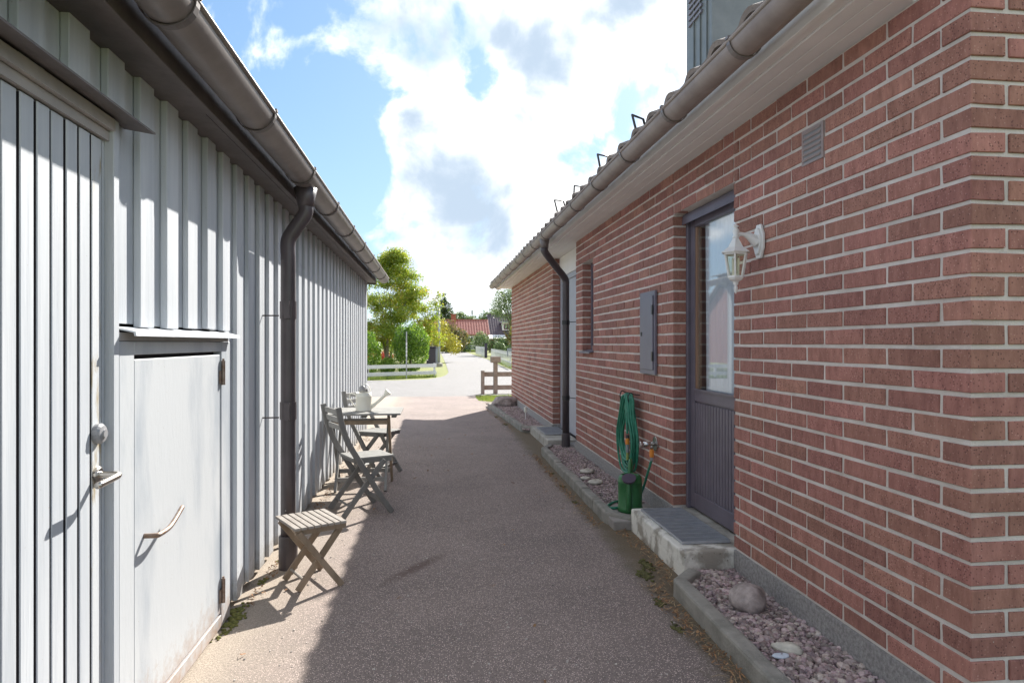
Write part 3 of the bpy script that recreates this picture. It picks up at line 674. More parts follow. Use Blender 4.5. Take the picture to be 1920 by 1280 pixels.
# glazed door, near
DXF = 1.748
dr = hp(MB().box(DXF, DXF + .09, 3.506, 3.540, .16, 2.184).box(DXF, DXF + .09, 4.408, 4.442, .16, 2.184).box(DXF, DXF + .09, 3.541, 4.407, 2.150, 2.184), 'door_frame', 'door_purple', bevel=.003)
dl = hp(MB().box(DXF + .022, DXF + .07, 3.542, 3.605, .175, 2.146).box(DXF + .022, DXF + .07, 4.343, 4.406, .175, 2.146).box(DXF + .022, DXF + .07, 3.606, 4.342, 2.090, 2.146)
        .box(DXF + .022, DXF + .07, 3.606, 4.342, .905, .985).box(DXF + .022, DXF + .07, 3.606, 4.342, .175, .285), 'door_leaf', 'door_purple', bevel=.003)
hp(MB().prism([(DXF - .022, 2.188), (DXF - .004, 2.188), (DXF - .004, 2.128), (DXF - .03, 2.118)], 1, 3.508, 4.440), 'door_head_drip', 'door_purple')
MB().box(DXF + .036, DXF + .05, 3.607, 4.341, .286, .904).build('panel', 'door_purple', dl)
nsl = 17
for i in range(nsl):
    a = 3.612 + i * (4.336 - 3.612) / nsl
    MB().box(DXF + .024, DXF + .037, a + .004, a + .0365, .287, .895).build('panel_slat', 'door_purple', dl, bevel=.003)
MB().box(DXF + .012, DXF + .022, 3.60, 4.345, .978, .992).build('glazing_bead', 'door_purple', dl)
MB().box(DXF + .030, DXF + .062, 4.312, 4.342, .986, 2.089).build('inner_frame', 'frame_brown', dl)
MB().box(DXF + .030, DXF + .062, 3.607, 3.63, .986, 2.089).build('inner_frame', 'frame_brown', dl)
MB().box(DXF + .040, DXF + .046, 3.631, 4.311, .986, 2.089).build('pane', 'glass', dl)
# curtain: folded sheet behind the pane
mb = MB(); n = 70; vs = []
for i in range(n + 1):
    y = 3.60 + i * (4.33 - 3.60) / n; off = .012 * math.sin(i * .85) + .007 * math.sin(i * 1.9 + 1)
    for k in range(7): vs.append((DXF + .095 + off * (.7 + .08 * k), y, .95 + k * (2.14 - .95) / 6))
mb.add(vs, [(i * 7 + k, (i + 1) * 7 + k, (i + 1) * 7 + k + 1, i * 7 + k + 1) for i in range(n) for k in range(6)])
mb.build('curtain', 'curtain', dl, smooth=True)
hp(MB().box(DXF + .26, DXF + .28, 3.4, 4.55, .1, 2.3), 'room_wall', 'interior')
hp(MB().box(DXF - .03, DXF + .2, 3.506, 4.442, .135, .158), 'door_sill', 'concrete')

# narrow window with sill
wn = hp(MB().box(1.752, 1.80, 6.774, 6.815, 1.218, 2.184).box(1.752, 1.80, 7.229, 7.270, 1.218, 2.184).box(1.752, 1.80, 6.816, 7.228, 2.14, 2.184).box(1.752, 1.80, 6.816, 7.228, 1.218, 1.27), 'window_frame', 'door_purple', bevel=.003)
MB().box(1.77, 1.776, 6.816, 7.228, 1.271, 2.139).build('pane', 'glass', wn)
hp(MB().box(1.86, 1.88, 6.7, 7.33, 1.1, 2.3), 'room_wall', 'interior')
hp(MB().prism([(1.75, 1.232), (1.615, 1.208), (1.615, 1.190), (1.622, 1.190), (1.625, 1.2), (1.75, 1.215)], 1, 6.776, 7.268), 'window_sill', 'box_grey')

# back door in the recess, panelling over it
DX2 = 1.768
d2 = hp(MB().box(DX2, DX2 + .07, 9.075, 9.144, .11, 2.215).box(DX2, DX2 + .07, 7.61, 7.68, .11, 2.215).box(DX2, DX2 + .07, 7.681, 9.074, 2.15, 2.215), 'back_door_frame', 'back_door_grey', bevel=.003)
l2 = hp(MB().box(DX2 + .02, DX2 + .06, 8.10, 9.073, .12, 2.148), 'back_door_leaf', 'back_door_grey', bevel=.003)
MB().box(DX2 + .004, DX2 + .019, 8.96, 8.985, .14, 2.10).build('door_batten', 'back_door_grey', l2)
for zz in (1.72, .42): MB().box(DX2 + .004, DX2 + .019, 8.78, 8.81, zz - .08, zz + .08).build('hinge', 'plastic_dark', l2)
MB().lathe([(.0, 0), (.03, 0), (.03, .02), (.0, .03)], n=14).build('lock', 'plastic_grey', l2).location = (DX2 + .0, 8.93, 2.02)
hp(MB().box(DX2 + .02, DX2 + .06, 7.682, 8.095, .12, 2.148), 'side_panel', 'back_door_grey')
i = 0; y = 7.61
while y < 9.14:
    hp(MB().box(DX2 - .012, DX2 + .006, y + .001, min(y + .058, 9.145), 2.217, 2.489), 'panelling_board', 'soffit_white', bevel=.002); y += .06
hp(MB().box(DX2 + .08, DX2 + .1, 7.6, 9.16, 0, TOPZ), 'room_wall', 'interior')

# vent grille
vt = hp(MB().box(WX - .004, WX + .02, 2.652, 2.668, 2.095, 2.252).box(WX - .004, WX + .02, 2.802, 2.816, 2.095, 2.252).box(WX - .004, WX + .02, 2.668, 2.802, 2.095, 2.103).box(WX - .004, WX + .02, 2.668, 2.802, 2.244, 2.252), 'vent_frame', 'vent_metal')
MB().box(WX - .0025, WX - .001, 2.669, 2.801, 2.104, 2.243).build('vent_back', 'plastic_grey', vt)
for i in range(6):
    z = 2.110 + i * .0235
    MB().prism([(WX - .002, z + .018), (WX - .010, z + .004), (WX - .008, z + .001), (WX - .001, z + .014)], 1, 2.669, 2.801).build('vent_slat', 'vent_metal', vt)
# electric meter cabinet
mbx = hp(MB().box(WX - .022, WX - .003, 4.765, 5.12, 1.062, 1.695), 'meter_cabinet', 'box_grey', bevel=.003)
MB().box(WX - .031, WX - .0225, 4.792, 5.095, 1.098, 1.658).build('cabinet_door', 'box_grey', mbx, bevel=.003)
for z in (1.55, 1.20): MB().box(WX - .037, WX - .030, 4.782, 4.806, z - .035, z + .035).build('hinge', 'plastic_dark', mbx)
MB().box(WX - .036, WX - .030, 5.04, 5.062, 1.355, 1.385).build('key_plate', 'plastic_dark', mbx)

# ------------------------------------------------------------------ door steps, kerbs, gravel beds
def rough_box(mb, x0, x1, y0, y1, z0, z1, n=.012, amp=.004, seed=0):
    """box whose faces are subdivided and weathered"""
    bm = bmesh.new()
    bmesh.ops.create_cube(bm, size=1.0)
    bmesh.ops.scale(bm, vec=(x1 - x0, y1 - y0, z1 - z0), verts=bm.verts); bmesh.ops.translate(bm, vec=((x0 + x1) / 2, (y0 + y1) / 2, (z0 + z1) / 2), verts=bm.verts)
    bmesh.ops.bevel(bm, geom=list(bm.edges), offset=n, segments=2, profile=.5, affect='EDGES')
    bmesh.ops.subdivide_edges(bm, edges=[e for e in bm.edges if e.calc_length() > .08], cuts=5, use_grid_fill=True)
    for v in bm.verts:
        d = noise.noise_vector(v.co * 9 + Vector((seed, seed, 0))); v.co += d * amp + noise.noise_vector(v.co * 30) * amp * .4
    mb.add([v.co.copy() for v in bm.verts], [tuple(v.index for v in f.verts) for f in (bm.verts.index_update() or bm.faces)]); bm.free(); return mb
def rough_block(name, m, dims, parent=None, seed=0, n=.012, amp=.004):
    return rough_box(MB(), *dims, n=n, amp=amp, seed=seed).build(name, m, parent)
st = rough_block('concrete_step', 'step_paint', (1.362, 1.742, 3.50, 4.468, -.03, .153), seed=3)
tag(st, 'flaking painted concrete step below the glazed purple door', 'step', 'door steps')
st2 = rough_block('concrete_step', 'concrete', (1.385, 1.764, 7.99, 9.44, -.03, .112), seed=8)
tag(st2, 'bare concrete step at the recessed grey door, behind the downpipe', 'step', 'door steps')
def grating(name, label, x0, x1, y0, y1, z, nb, rows):
    g = thing(name, label, 'grating', ((x0 + x1) / 2, (y0 + y1) / 2, z), group='foot gratings on the door steps')
    gp2 = part_maker(g)
    f = MB().box(x0, x0 + .004, y0, y1, z + .001, z + .016).box(x1 - .004, x1, y0, y1, z + .001, z + .016).box(x0 + .0045, x1 - .0045, y0, y0 + .004, z + .001, z + .016).box(x0 + .0045, x1 - .0045, y1 - .004, y1, z + .001, z + .016)
    gp2(f, 'rim', 'grating')
    b = MB()
    for i in range(1, nb): x = x0 + (x1 - x0) * i / nb; b.box(x - .0019, x + .0019, y0 + .005, y1 - .005, z + .002, z + .014)
    o = gp2(b, 'bearing_bars', 'grating'); tag(o, kind='stuff')
    for i in range(1, rows):
        y = y0 + (y1 - y0) * i / rows; gp2(MB().box(x0 + .005, x1 - .005, y - .003, y + .003, z + .0105, z + .0165), 'cross_bar', 'grating')
    gp2(MB().box(x0 + .006, x1 - .006, y0 + .006, y1 - .006, z + .0005, z + .0012), 'base', 'groove_dark')
    return g
grating('door_grating', 'fine dark metal foot grating on the step at the purple glazed door', 1.405, 1.690, 3.62, 4.38, .156, 24, 10)
grating('door_grating', 'small metal foot grating on the far step beside the downpipe', 1.43, 1.72, 8.42, 9.12, .116, 20, 6)

def kerb_line(name, pts, w=.075, h=.085, ln=.50):
    k = bpy.data.objects.new(name, None); COL.objects.link(k); k.location = (pts[0][0], pts[0][1], 0); tag(k, kind='structure'); kp = part_maker(k)
    for a, b in zip(pts, pts[1:]):
        a = Vector((*a, 0)); b = Vector((*b, 0)); L_ = (b - a).length; n = max(1, round(L_ / ln)); d = (b - a) / n
        ang = math.atan2(d.y, d.x)
        for i in range(n):
            mb = rough_box(MB(), .004, d.length - .004, -w, 0, -.04, h + random.uniform(-.008, .006), n=.014, amp=.0045, seed=random.uniform(0, 90))
            rot = Matrix.Rotation(ang + random.uniform(-.008, .008), 4, 'Z'); p = a + d * i
            mb.v = [tuple(rot @ Vector(v) + p) for v in mb.v]
            kp(mb, 'kerb_stone', 'kerb')
    return k
kerb_line('kerb', [(1.165, .6), (1.205, 2.2), (1.225, 3.30), (1.375, 3.455)], ln=1.0)
kerb_line('kerb', [(1.370, 4.47), (1.225, 4.66), (1.232, 6.2), (1.245, 7.62), (1.37, 7.90)], ln=.42)
kerb_line('kerb', [(1.40, 9.46), (1.275, 9.62), (1.20, 11.2), (1.085, 13.35), (1.5, 13.9)], ln=.48)

def rock_verts(seed, rx, ry, rz, sub=1, amp=.25):
    bm = bmesh.new(); bmesh.ops.create_icosphere(bm, subdivisions=sub, radius=1.0); o = Vector((seed * 3.1, seed * 1.7, seed))
    for v in bm.verts:
        v.co *= 1 + amp * noise.noise(v.co * 1.1 + o) + amp * .5 * noise.noise(v.co * 2.7 + o)
        v.co = Vector((v.co.x * rx, v.co.y * ry, v.co.z * rz))
    bm.verts.index_update(); vs = [v.co.copy() for v in bm.verts]; fs = [tuple(v.index for v in f.verts) for f in bm.faces]; bm.free(); return vs, fs
protos = [rock_verts(i, 1, .8, .62) for i in range(10)]
def gravel(name, label, x0f, x1, y0, y1, n, z, smin, smax, seed):
    r = random.Random(seed); mb = MB(); k = 0
    sub = MB(); ny = 12
    vs = []
    for i in range(ny + 1):
        y = y0 + (y1 - y0) * i / ny; vs += [(x0f(y), y, z - .012), (x1, y, z - .006)]
    while k < n:
        y = r.uniform(y0, y1); xa = x0f(y)
        x = r.uniform(xa, x1)
        s = smin + (smax - smin) * r.random() ** 2.6; v, f = protos[r.randrange(10)]
        rot = Matrix.Rotation(r.uniform(0, 6.3), 3, 'Z') @ Matrix.Rotation(r.uniform(-.6, .6), 3, 'X'); p = Vector((x, y, z + r.uniform(-.008, .006)))
        mb.add([rot @ (q * s) + p for q in v], f, r.random()); k += 1
    o = mb.build(name, 'pebble'); tag(o, label, 'gravel', kind='stuff')
    b = MB().add(vs, [(2 * i, 2 * i + 1, 2 * i + 3, 2 * i + 2) for i in range(ny)]).build('gravel_base', 'pebble', o)
    return o
gravel('gravel', 'reddish pebbles in the near bed below the brick corner', lambda y: 1.225 + .016 * max(0, y - 2.2) if y < 3.3 else 1.25 + (y - 3.3) * .7, WX - .005, 1.0, 3.50, 8200, .045, .005, .024, 11)
gravel('gravel', 'reddish pebbles in the middle bed between the two door steps', lambda y: 1.255 if 4.66 < y < 7.6 else 1.36, WX - .005, 4.97, 7.98, 7500, .052, .008, .016, 12)
gravel('gravel', 'reddish pebbles in the far bed before the lawn', lambda y: 1.285 - (y - 9.6) * .052, WX - .005, 9.45, 13.6, 5200, .052, .011, .019, 13)
o = rough_block('paving_slab', 'slab', (1.245, WX - .008, 4.475, 4.965, -.02, .062), seed=4, n=.006, amp=.002); tag(o, 'square grey concrete slab under the green watering can', 'paving slab')

def rock(name, label, cat, m, loc, dims, seed, sub=3, amp=.22, group=None, parent=None):
    v, f = rock_verts(seed, *dims, sub=sub, amp=amp); o = MB().add(v, f).build(name, m, smooth=True); o.location = loc
    return tag(o, label, cat, group)
rock('boulder', 'round brown boulder on the near gravel below the step', 'rock', 'boulder', (1.48, 2.98, .085), (.085, .095, .07), 4.2)
o = rock('boulder', 'flat brown boulder at the far gravel bed by the lawn', 'rock', 'boulder', (1.42, 13.15, .12), (.26, .24, .13), 7.3)
rock('pale_stone', 'long cream coloured stone lying on the near gravel', 'stone', 'pale_stone', (1.425, 2.53, .066), (.062, .03, .022), 2.2, amp=.3).rotation_euler = (0, 0, -.5)
rock('shell_piece', 'pale blue flat shard beside the cream stone', 'shard', 'blue_shell', (1.372, 2.49, .056), (.036, .02, .008), 5.1)
def shell(name, label, loc, r, rz):
    mb = MB(); n = 60; pts = []; rad = []
    for i in range(n):
        t = i / (n - 1); a = t * 4.6 * math.pi; q = r * (1 - .86 * t); pts.append((q * .72 * math.cos(a), q * .72 * math.sin(a), .012 + .035 * t * r / .08)); rad.append(.30 * r * (1 - .75 * t))
    mb.tube(pts, rad, 8); mb.lathe([(r * .55, .0), (r * .6, .01), (r * .2, .03)], n=14)
    o = mb.build(name, 'pale_stone', smooth=True, loc=loc); o.rotation_euler.z = rz; o.scale = (1, 1, .75)
    return tag(o, label, 'ornament', 'spiral shell ornaments on the gravel')
shell('stone_shell', 'largest grey spiral shell ornament on the middle gravel, nearest the wall', (1.46, 6.20, .06), .085, .3)
shell('stone_shell', 'spiral shell ornament on the middle gravel, nearest the camera', (1.43, 5.72, .06), .078, 1.5)
shell('stone_shell', 'smallest spiral shell ornament on the middle gravel, nearest the kerb', (1.375, 5.90, .06), .052, 2.3)
# solar garden light in the far bed
sg = thing('garden_light', 'small pale solar garden light on a stake in the far gravel', 'garden light', (1.49, 10.7, .05)); sgp = part_maker(sg)
sgp(MB().tube([(1.49, 10.7, .03), (1.49, 10.7, .17)], .008, 8), 'stake', 'fence_white'); sgp(MB().lathe([(.018, .17), (.026, .18), (.026, .235), (.03, .24), (.03, .25), (.0, .262)], (1.49, 10.7, 0), 12), 'head', 'can_cream')

# ------------------------------------------------------------------ wall lantern
LY, LZ = 3.197, 1.816
lamp = thing('wall_lantern', 'white six sided lantern on a bracket beside the glazed door', 'wall lamp', (WX, LY, LZ)); lp = part_maker(lamp)
mb = MB(); n = 16; poly = []
for i in range(n):
    a = 2 * math.pi * i / n; rr = (1 + (.07 if i % 2 else -.03)); poly.append((LY + .048 * rr * math.cos(a), LZ + .088 * rr * math.sin(a) ))
mb.prism(poly, 0, WX - .016, WX - .003)
poly2 = [(LY + (p[0] - LY) * .72, LZ + (p[1] - LZ) * .76) for p in poly]; mb.prism(poly2, 0, WX - .026, WX - .0161)
lp(mb, 'backplate', 'lamp_white', bevel=.002)
lp(MB().tube([(WX - .0262, LY, LZ), (WX - .029, LY, LZ)], .006, 8), 'screw', 'plastic_dark')
lx = WX - .135
lp(MB().tube(smooth_path([(WX - .02, LY, LZ - .005), (WX - .06, LY, LZ + .024), (WX - .10, LY, LZ + .036), (lx, LY, LZ + .037)], 5), [.032 - .022 * min(1, i / 9) for i in range(16)], 10), 'arm', 'lamp_white', smooth=True)
lp(MB().lathe([(.014, .012), (.017, .022), (.011, .03), (.017, .05), (.013, .062), (.008, .068), (.014, .073), (.014, .078), (.006, .082), (.0, .084)], (lx, LY, LZ), 14), 'finial', 'lamp_white', smooth=True)
def hexring(r, z, a0=0): return [(lx + r * math.cos(a0 + math.pi / 3 * k), LY + r * math.sin(a0 + math.pi / 3 * k), LZ + z) for k in range(6)]
mb = MB(); rings = [hexring(.016, .014), hexring(.024, .0), hexring(.042, -.032), hexring(.076, -.056), hexring(.076, -.060), hexring(.03, -.052)]
mb.add([p for r_ in rings for p in r_], [(i * 6 + k, i * 6 + (k + 1) % 6, (i + 1) * 6 + (k + 1) % 6, (i + 1) * 6 + k) for i in range(5) for k in range(6)]); lp(mb, 'roof_cap', 'lamp_white')
tr, br = hexring(.058, -.060), hexring(.037, -.178)
for k in range(6):
    lp(MB().bar(tr[k], br[k], .0085, .0085), 'corner_post', 'lamp_white')
    q = (k + 1) % 6; sc = lambda p: Vector(p) * 1.0
    lp(MB().add([tr[k], tr[q], br[q], br[k]], [(0, 1, 2, 3)]), 'pane', 'lamp_glass')
    lp(MB().bar(Vector(tr[k]) + Vector((0, 0, -.004)), Vector(tr[q]) + Vector((0, 0, -.004)), .008, .012), 'top_rail', 'lamp_white')
mb = MB(); rings = [hexring(.041, -.176), hexring(.043, -.184), hexring(.034, -.196), hexring(.018, -.204), hexring(.013, -.212)]
mb.add([p for r_ in rings for p in r_], [(i * 6 + k, i * 6 + (k + 1) % 6, (i + 1) * 6 + (k + 1) % 6, (i + 1) * 6 + k) for i in range(4) for k in range(6)] + [tuple(range(6))]); lp(mb, 'base_cup', 'lamp_white')
lp(MB().lathe([(.012, -.21), (.013, -.218), (.006, -.224), (.011, -.236), (.009, -.25), (.0, -.268)], (lx, LY, LZ), 12), 'drop', 'lamp_white', smooth=True)
mb = MB()
for dx_, dy_ in ((-.009, -.009), (.009, -.009), (.009, .009), (-.009, .009)): mb.tube([(lx + dx_, LY + dy_, LZ - .172), (lx + dx_, LY + dy_, LZ - .085)], .0062, 8)
mb.lathe([(.018, -.178), (.018, -.165)], (lx, LY, LZ), 12); lp(mb, 'bulb', 'can_cream')

# ------------------------------------------------------------------ tap, hose on its hooks, green watering can
tp = thing('garden_tap', 'chrome outdoor tap on a round wall plate by the door', 'tap', (WX, 4.80, .545)); tpp = part_maker(tp)
def xdisc(mb, x0, x1, y, z, r, n=20): return mb.tube([(x0, y, z), (x1, y, z)], r, n)
tpp(xdisc(MB(), WX - .009, WX - .0025, 4.80, .545, .055), 'wall_plate', 'chrome', bevel=.001)
tpp(MB().tube([(WX - .009, 4.80, .545), (WX - .06, 4.80, .545), (WX - .10, 4.80, .542)], [.016, .018, .02], 14).tube([(WX - .035, 4.80, .545), (WX - .035, 4.797, .505)], .010, 10), 'body', 'chrome', smooth=True)
mb = MB(); xdisc(mb, WX - .125, WX - .101, 4.80, .541, .026, 8); tpp(mb, 'wheel', 'chrome', bevel=.003)
hz_ = thing('garden_hose', 'green garden hose coiled on two black wall hooks', 'hose', (1.6, 5.3, .86)); hzp = part_maker(hz_)
r = random.Random(21)
for i in range(13):
    t = i / 12; ya = 5.20 + .19 * t + r.uniform(-.01, .01); xo = 1.615 - .035 * abs(math.sin(i * 2.4)) - (.02 if i % 3 == 0 else 0)
    bot = .24 + .14 * r.random(); sp = .14 + .08 * r.random(); yc = 5.28
    L0 = yc - sp + .02 * r.uniform(-1, 1); L1 = yc + sp + .02 * r.uniform(-1, 1)
    zt = .855 + .025 * math.sin(math.pi * t) + r.uniform(-.006, .006)
    pts = [(xo, ya, zt), (xo - .008, ya + .045, zt - .03), (xo - .01, ya * .4 + L1 * .6, zt - .18), (xo - .006, L1, .52), (xo, L1 * .85 + L0 * .15, bot + .05), (xo - .004, yc, bot), (xo - .008, L0 * .85 + L1 * .15, bot + .05), (xo - .01, L0, .52), (xo - .01, ya * .4 + L0 * .6, zt - .18), (xo - .006, ya - .045, zt - .03), (xo, ya, zt)]
    hzp(MB().tube(smooth_path(pts, 5), .0098, 8, cap=False), 'hose_loop', 'hose_green', smooth=True)
for yy in (5.19, 5.42):
    pts = [(WX - .002, yy, .88), (WX - .05, yy, .885), (1.57, yy - .015, .90), (1.555, yy - .01, .86), (1.575, yy + .01, .80), (1.60, yy + .015, .72), (WX - .002, yy + .01, .70)]
    hzp(MB().tube(smooth_path(pts, 5), .0045, 8), 'hook', 'black_wire', smooth=True)
hzp(MB().tube(smooth_path([(1.59, 5.26, .85), (1.55, 5.20, .72), (1.545, 5.17, .62), (1.54, 5.15, .575)], 5), .0095, 8), 'hose_end', 'hose_green', smooth=True)
hzp(MB().lathe([(.013, .565), (.014, .545), (.013, .54)], (1.54, 5.145, 0), 12), 'nozzle_collar', 'plastic_dark')
hzp(MB().lathe([(.013, .54), (.0165, .535), (.0165, .495), (.013, .49)], (1.54, 5.145, 0), 12), 'connector', 'hose_orange')
hzp(MB().lathe([(.014, .49), (.015, .45), (.010, .425)], (1.54, 5.145, 0), 12), 'nozzle', 'plastic_grey')
hzp(MB().lathe([(.010, .425), (.011, .37), (.007, .365)], (1.54, 5.145, 0), 12), 'nozzle_tip', 'plastic_olive')
hzp(MB().tube(smooth_path([(WX - .035, 4.797, .425), (1.605, 4.83, .33), (1.585, 4.90, .18), (1.57, 4.99, .08), (1.50, 5.05, .072), (1.38, 4.98, .071), (1.30, 4.86, .072), (1.33, 4.80, .073), (1.44, 4.84, .073)], 6), .0095, 8), 'supply_hose', 'hose_green', smooth=True)
hzp(MB().lathe([(.012, .505), (.017, .495), (.0175, .455), (.013, .445)], (WX - .035, 4.797, 0), 12), 'connector', 'hose_orange')
hzp(MB().lathe([(.013, .445), (.0125, .42)], (WX - .035, 4.797, 0), 12), 'nozzle_collar', 'plastic_grey')

cx, cy, cz = 1.437, 4.735, .063
can = thing('watering_can', 'dark green plastic watering can with purple rose on the paving slab', 'watering can', (cx, cy, cz)); cp = part_maker(can)
prof = [(.0, .0), (.076, .0), (.083, .008), (.083, .036), (.079, .042), (.080, .20), (.082, .206), (.079, .212), (.077, .235), (.066, .252), (.054, .256), (.050, .250), (.050, .18)]
cp(MB().lathe(prof, (cx, cy, cz), 32, cap=False), 'body', 'can_green', smooth=True)
fd = Vector((-.37, -.93, 0)).normalized()     # spout points to the camera
cpt = Vector((cx, cy, cz))
cp(MB().tube(smooth_path([cpt + fd * .070 + Vector((0, 0, .035)), cpt + fd * .092 + Vector((0, 0, .07)), cpt + fd * .098 + Vector((0, 0, .15)), cpt + fd * .088 + Vector((0, 0, .225))], 5), [.020] * 5 + [.018] * 6 + [.015] * 5, 12), 'spout', 'can_green', smooth=True)
d2_ = (fd + Vector((0, 0, .75))).normalized()
cp(MB().tube([cpt + fd * .080 + Vector((0, 0, .232)), cpt + fd * .088 + Vector((0, 0, .240)), cpt + fd * .094 + Vector((0, 0, .250))], [.014, .044, .047], 20), 'rose', 'can_purple', smooth=False)
cp(MB().tube(smooth_path([cpt + fd * .04 + Vector((0, 0, .25)), cpt + fd * .015 + Vector((0, 0, .335)), cpt - fd * .05 + Vector((0, 0, .345)), cpt - fd * .10 + Vector((0, 0, .27)), cpt - fd * .105 + Vector((0, 0, .15)), cpt - fd * .078 + Vector((0, 0, .07))], 5), .011, 10), 'handle', 'can_green', smooth=True)

can.scale = (1.1, 1.1, 1.06)

# ------------------------------------------------------------------ folding furniture
def local_bar(mb, a, b, w, t):   # a, b in (t along facing, s across, z); w = in-plane width, t = thickness across
    return mb.bar(a, b, t, w, up=(0, 0, 1)) if abs(b[0] - a[0]) > abs(b[2] - a[2]) else mb.bar(a, b, w, t, up=(0, 1, 0))
def plank_path(pts, w, s0, s1):
    """flat curved leg: path in (x, z), width w in plane, from s0 to s1 across"""
    pts = [Vector((p[0], 0, p[1])) for p in pts]; vs = []; n = len(pts)
    for i, p in enumerate(pts):
        t = (pts[min(i + 1, n - 1)] - pts[max(i - 1, 0)]).normalized(); nrm = Vector((t.z, 0, -t.x)) * (w / 2)
        for q in (p + nrm, p - nrm): vs += [(q.x, s0, q.z), (q.x, s1, q.z)]
    fs = []
    for i in range(n - 1):
        a = i * 4; b = a + 4
        fs += [(a, a + 1, b + 1, b), (a + 2, b + 2, b + 3, a + 3), (a, b, b + 2, a + 2), (a + 1, a + 3, b + 3, b + 1)]
    fs += [(0, 2, 3, 1), (4 * n - 4, 4 * n - 3, 4 * n - 1, 4 * n - 2)]
    return MB().add(vs, fs)
def chair(label, loc, ang):
    c = thing('folding_chair', label, 'chair', loc, ang, 'grey folding garden chairs at the table')
    def b(mb, name, m, **k): return mb.build(name, m, c, **k)
    W = .40
    for s in (0, W - .022):
        pts = smooth_path([(-.045, 0, .825), (-.02, 0, .70), (.03, 0, .56), (.105, 0, .43), (.19, 0, .29), (.28, 0, .14), (.375, 0, .004)], 4)
        b(plank_path([(p.x, p.z) for p in pts], .042, s, s + .022), 'back_leg', 'chair_grey', bevel=.003)
    for s in (.026, W - .048):
        b(plank_path([(0.0, .004), (.16, .21), (.325, .408)], .038, s, s + .022), 'front_leg', 'chair_grey', bevel=.003)
    for (x, z) in ((-.035, .785), (-.022, .725), (-.006, .665)):
        b(MB().bar((x + .004, .024, z), (x + .004, W - .024, z), .014, .042, up=(-.18, 0, 1)), 'back_slat', 'slat_pale', bevel=.003)
    for i in range(6):      # seat slats run front to back
        s0 = .053 + i * (W - .106) / 6; sw = (W - .106) / 6 - .007
        b(MB().box(.075, .405, s0, s0 + sw, .422, .436), 'seat_slat', 'slat_pale', bevel=.002)
    for s in (.0265 + .0225, W - .0715 ): b(MB().box(.09, .39, s, s + .022, .392, .4215), 'seat_rail', 'chair_grey')
    b(MB().box(.372, .394, .072, W - .072, .394, .4215), 'seat_rail', 'chair_grey'); b(MB().box(.095, .115, .072, W - .072, .394, .4215), 'seat_rail', 'chair_grey')
    b(MB().bar((.055, .049, .078), (.055, W - .049, .078), .016, .032, up=(.75, 0, -.6)), 'stretcher', 'chair_grey'); b(MB().bar((.32, .023, .085), (.32, W - .023, .085), .016, .034, up=(.55, 0, .75)), 'stretcher', 'chair_grey')
    return c
chair('grey folding chair nearer the camera, pulled out beside the downpipe', (-.65, 4.985, 0), math.atan2(.43, .90))
chair('grey folding chair behind the table, farther from the camera', (-.845, 6.62, 0), R(-28))
tb = thing('folding_table', 'grey slatted folding table with a cream watering can on top', 'table', (-.61, 6.1, 0)); tbp = part_maker(tb)
TX0, TX1, TY0, TY1, TZ = -.925, -.285, 5.82, 6.40, .690
for i in range(6):
    a = TY0 + i * (TY1 - TY0) / 6; tbp(MB().box(TX0, TX1, a + .003, a + (TY1 - TY0) / 6 - .004, TZ - .016, TZ), 'top_slat', 'slat_pale', bevel=.002)
for x in (TX0 + .10, TX1 - .06, (TX0 + TX1) / 2): tbp(MB().box(x - .02, x + .02, TY0 + .03, TY1 - .03, TZ - .04, TZ - .0165), 'batten', 'chair_grey')
for x in (TX0 + .05, TX1 - .105):
    tbp(MB().bar((x, TY0 + .07, TZ - .041), (x, 6.33, .004), .022, .034, up=(0, 1, .6)), 'leg', 'stool_wood' if x > -.5 else 'chair_grey')
for x in (TX0 + .075, TX1 - .135):
    tbp(MB().bar((x, TY1 - .07, TZ - .041), (x, 5.89, .004), .022, .034, up=(0, -1, .6)), 'leg', 'slat_pale')
tbp(MB().bar((TX0 + .062, 5.905, .605), (TX1 - .116, 5.905, .605), .018, .036), 'rail', 'stool_wood'); tbp(MB().bar((TX0 + .062, 6.25, .12), (TX1 - .116, 6.25, .12), .018, .036), 'rail', 'chair_grey')
tbp(MB().bar((TX0 + .087, 5.945, .10), (TX1 - .147, 5.945, .10), .018, .036), 'rail', 'slat_pale'); tbp(MB().bar((TX0 + .087, 6.28, .58), (TX1 - .147, 6.28, .58), .018, .036), 'rail', 'slat_pale')
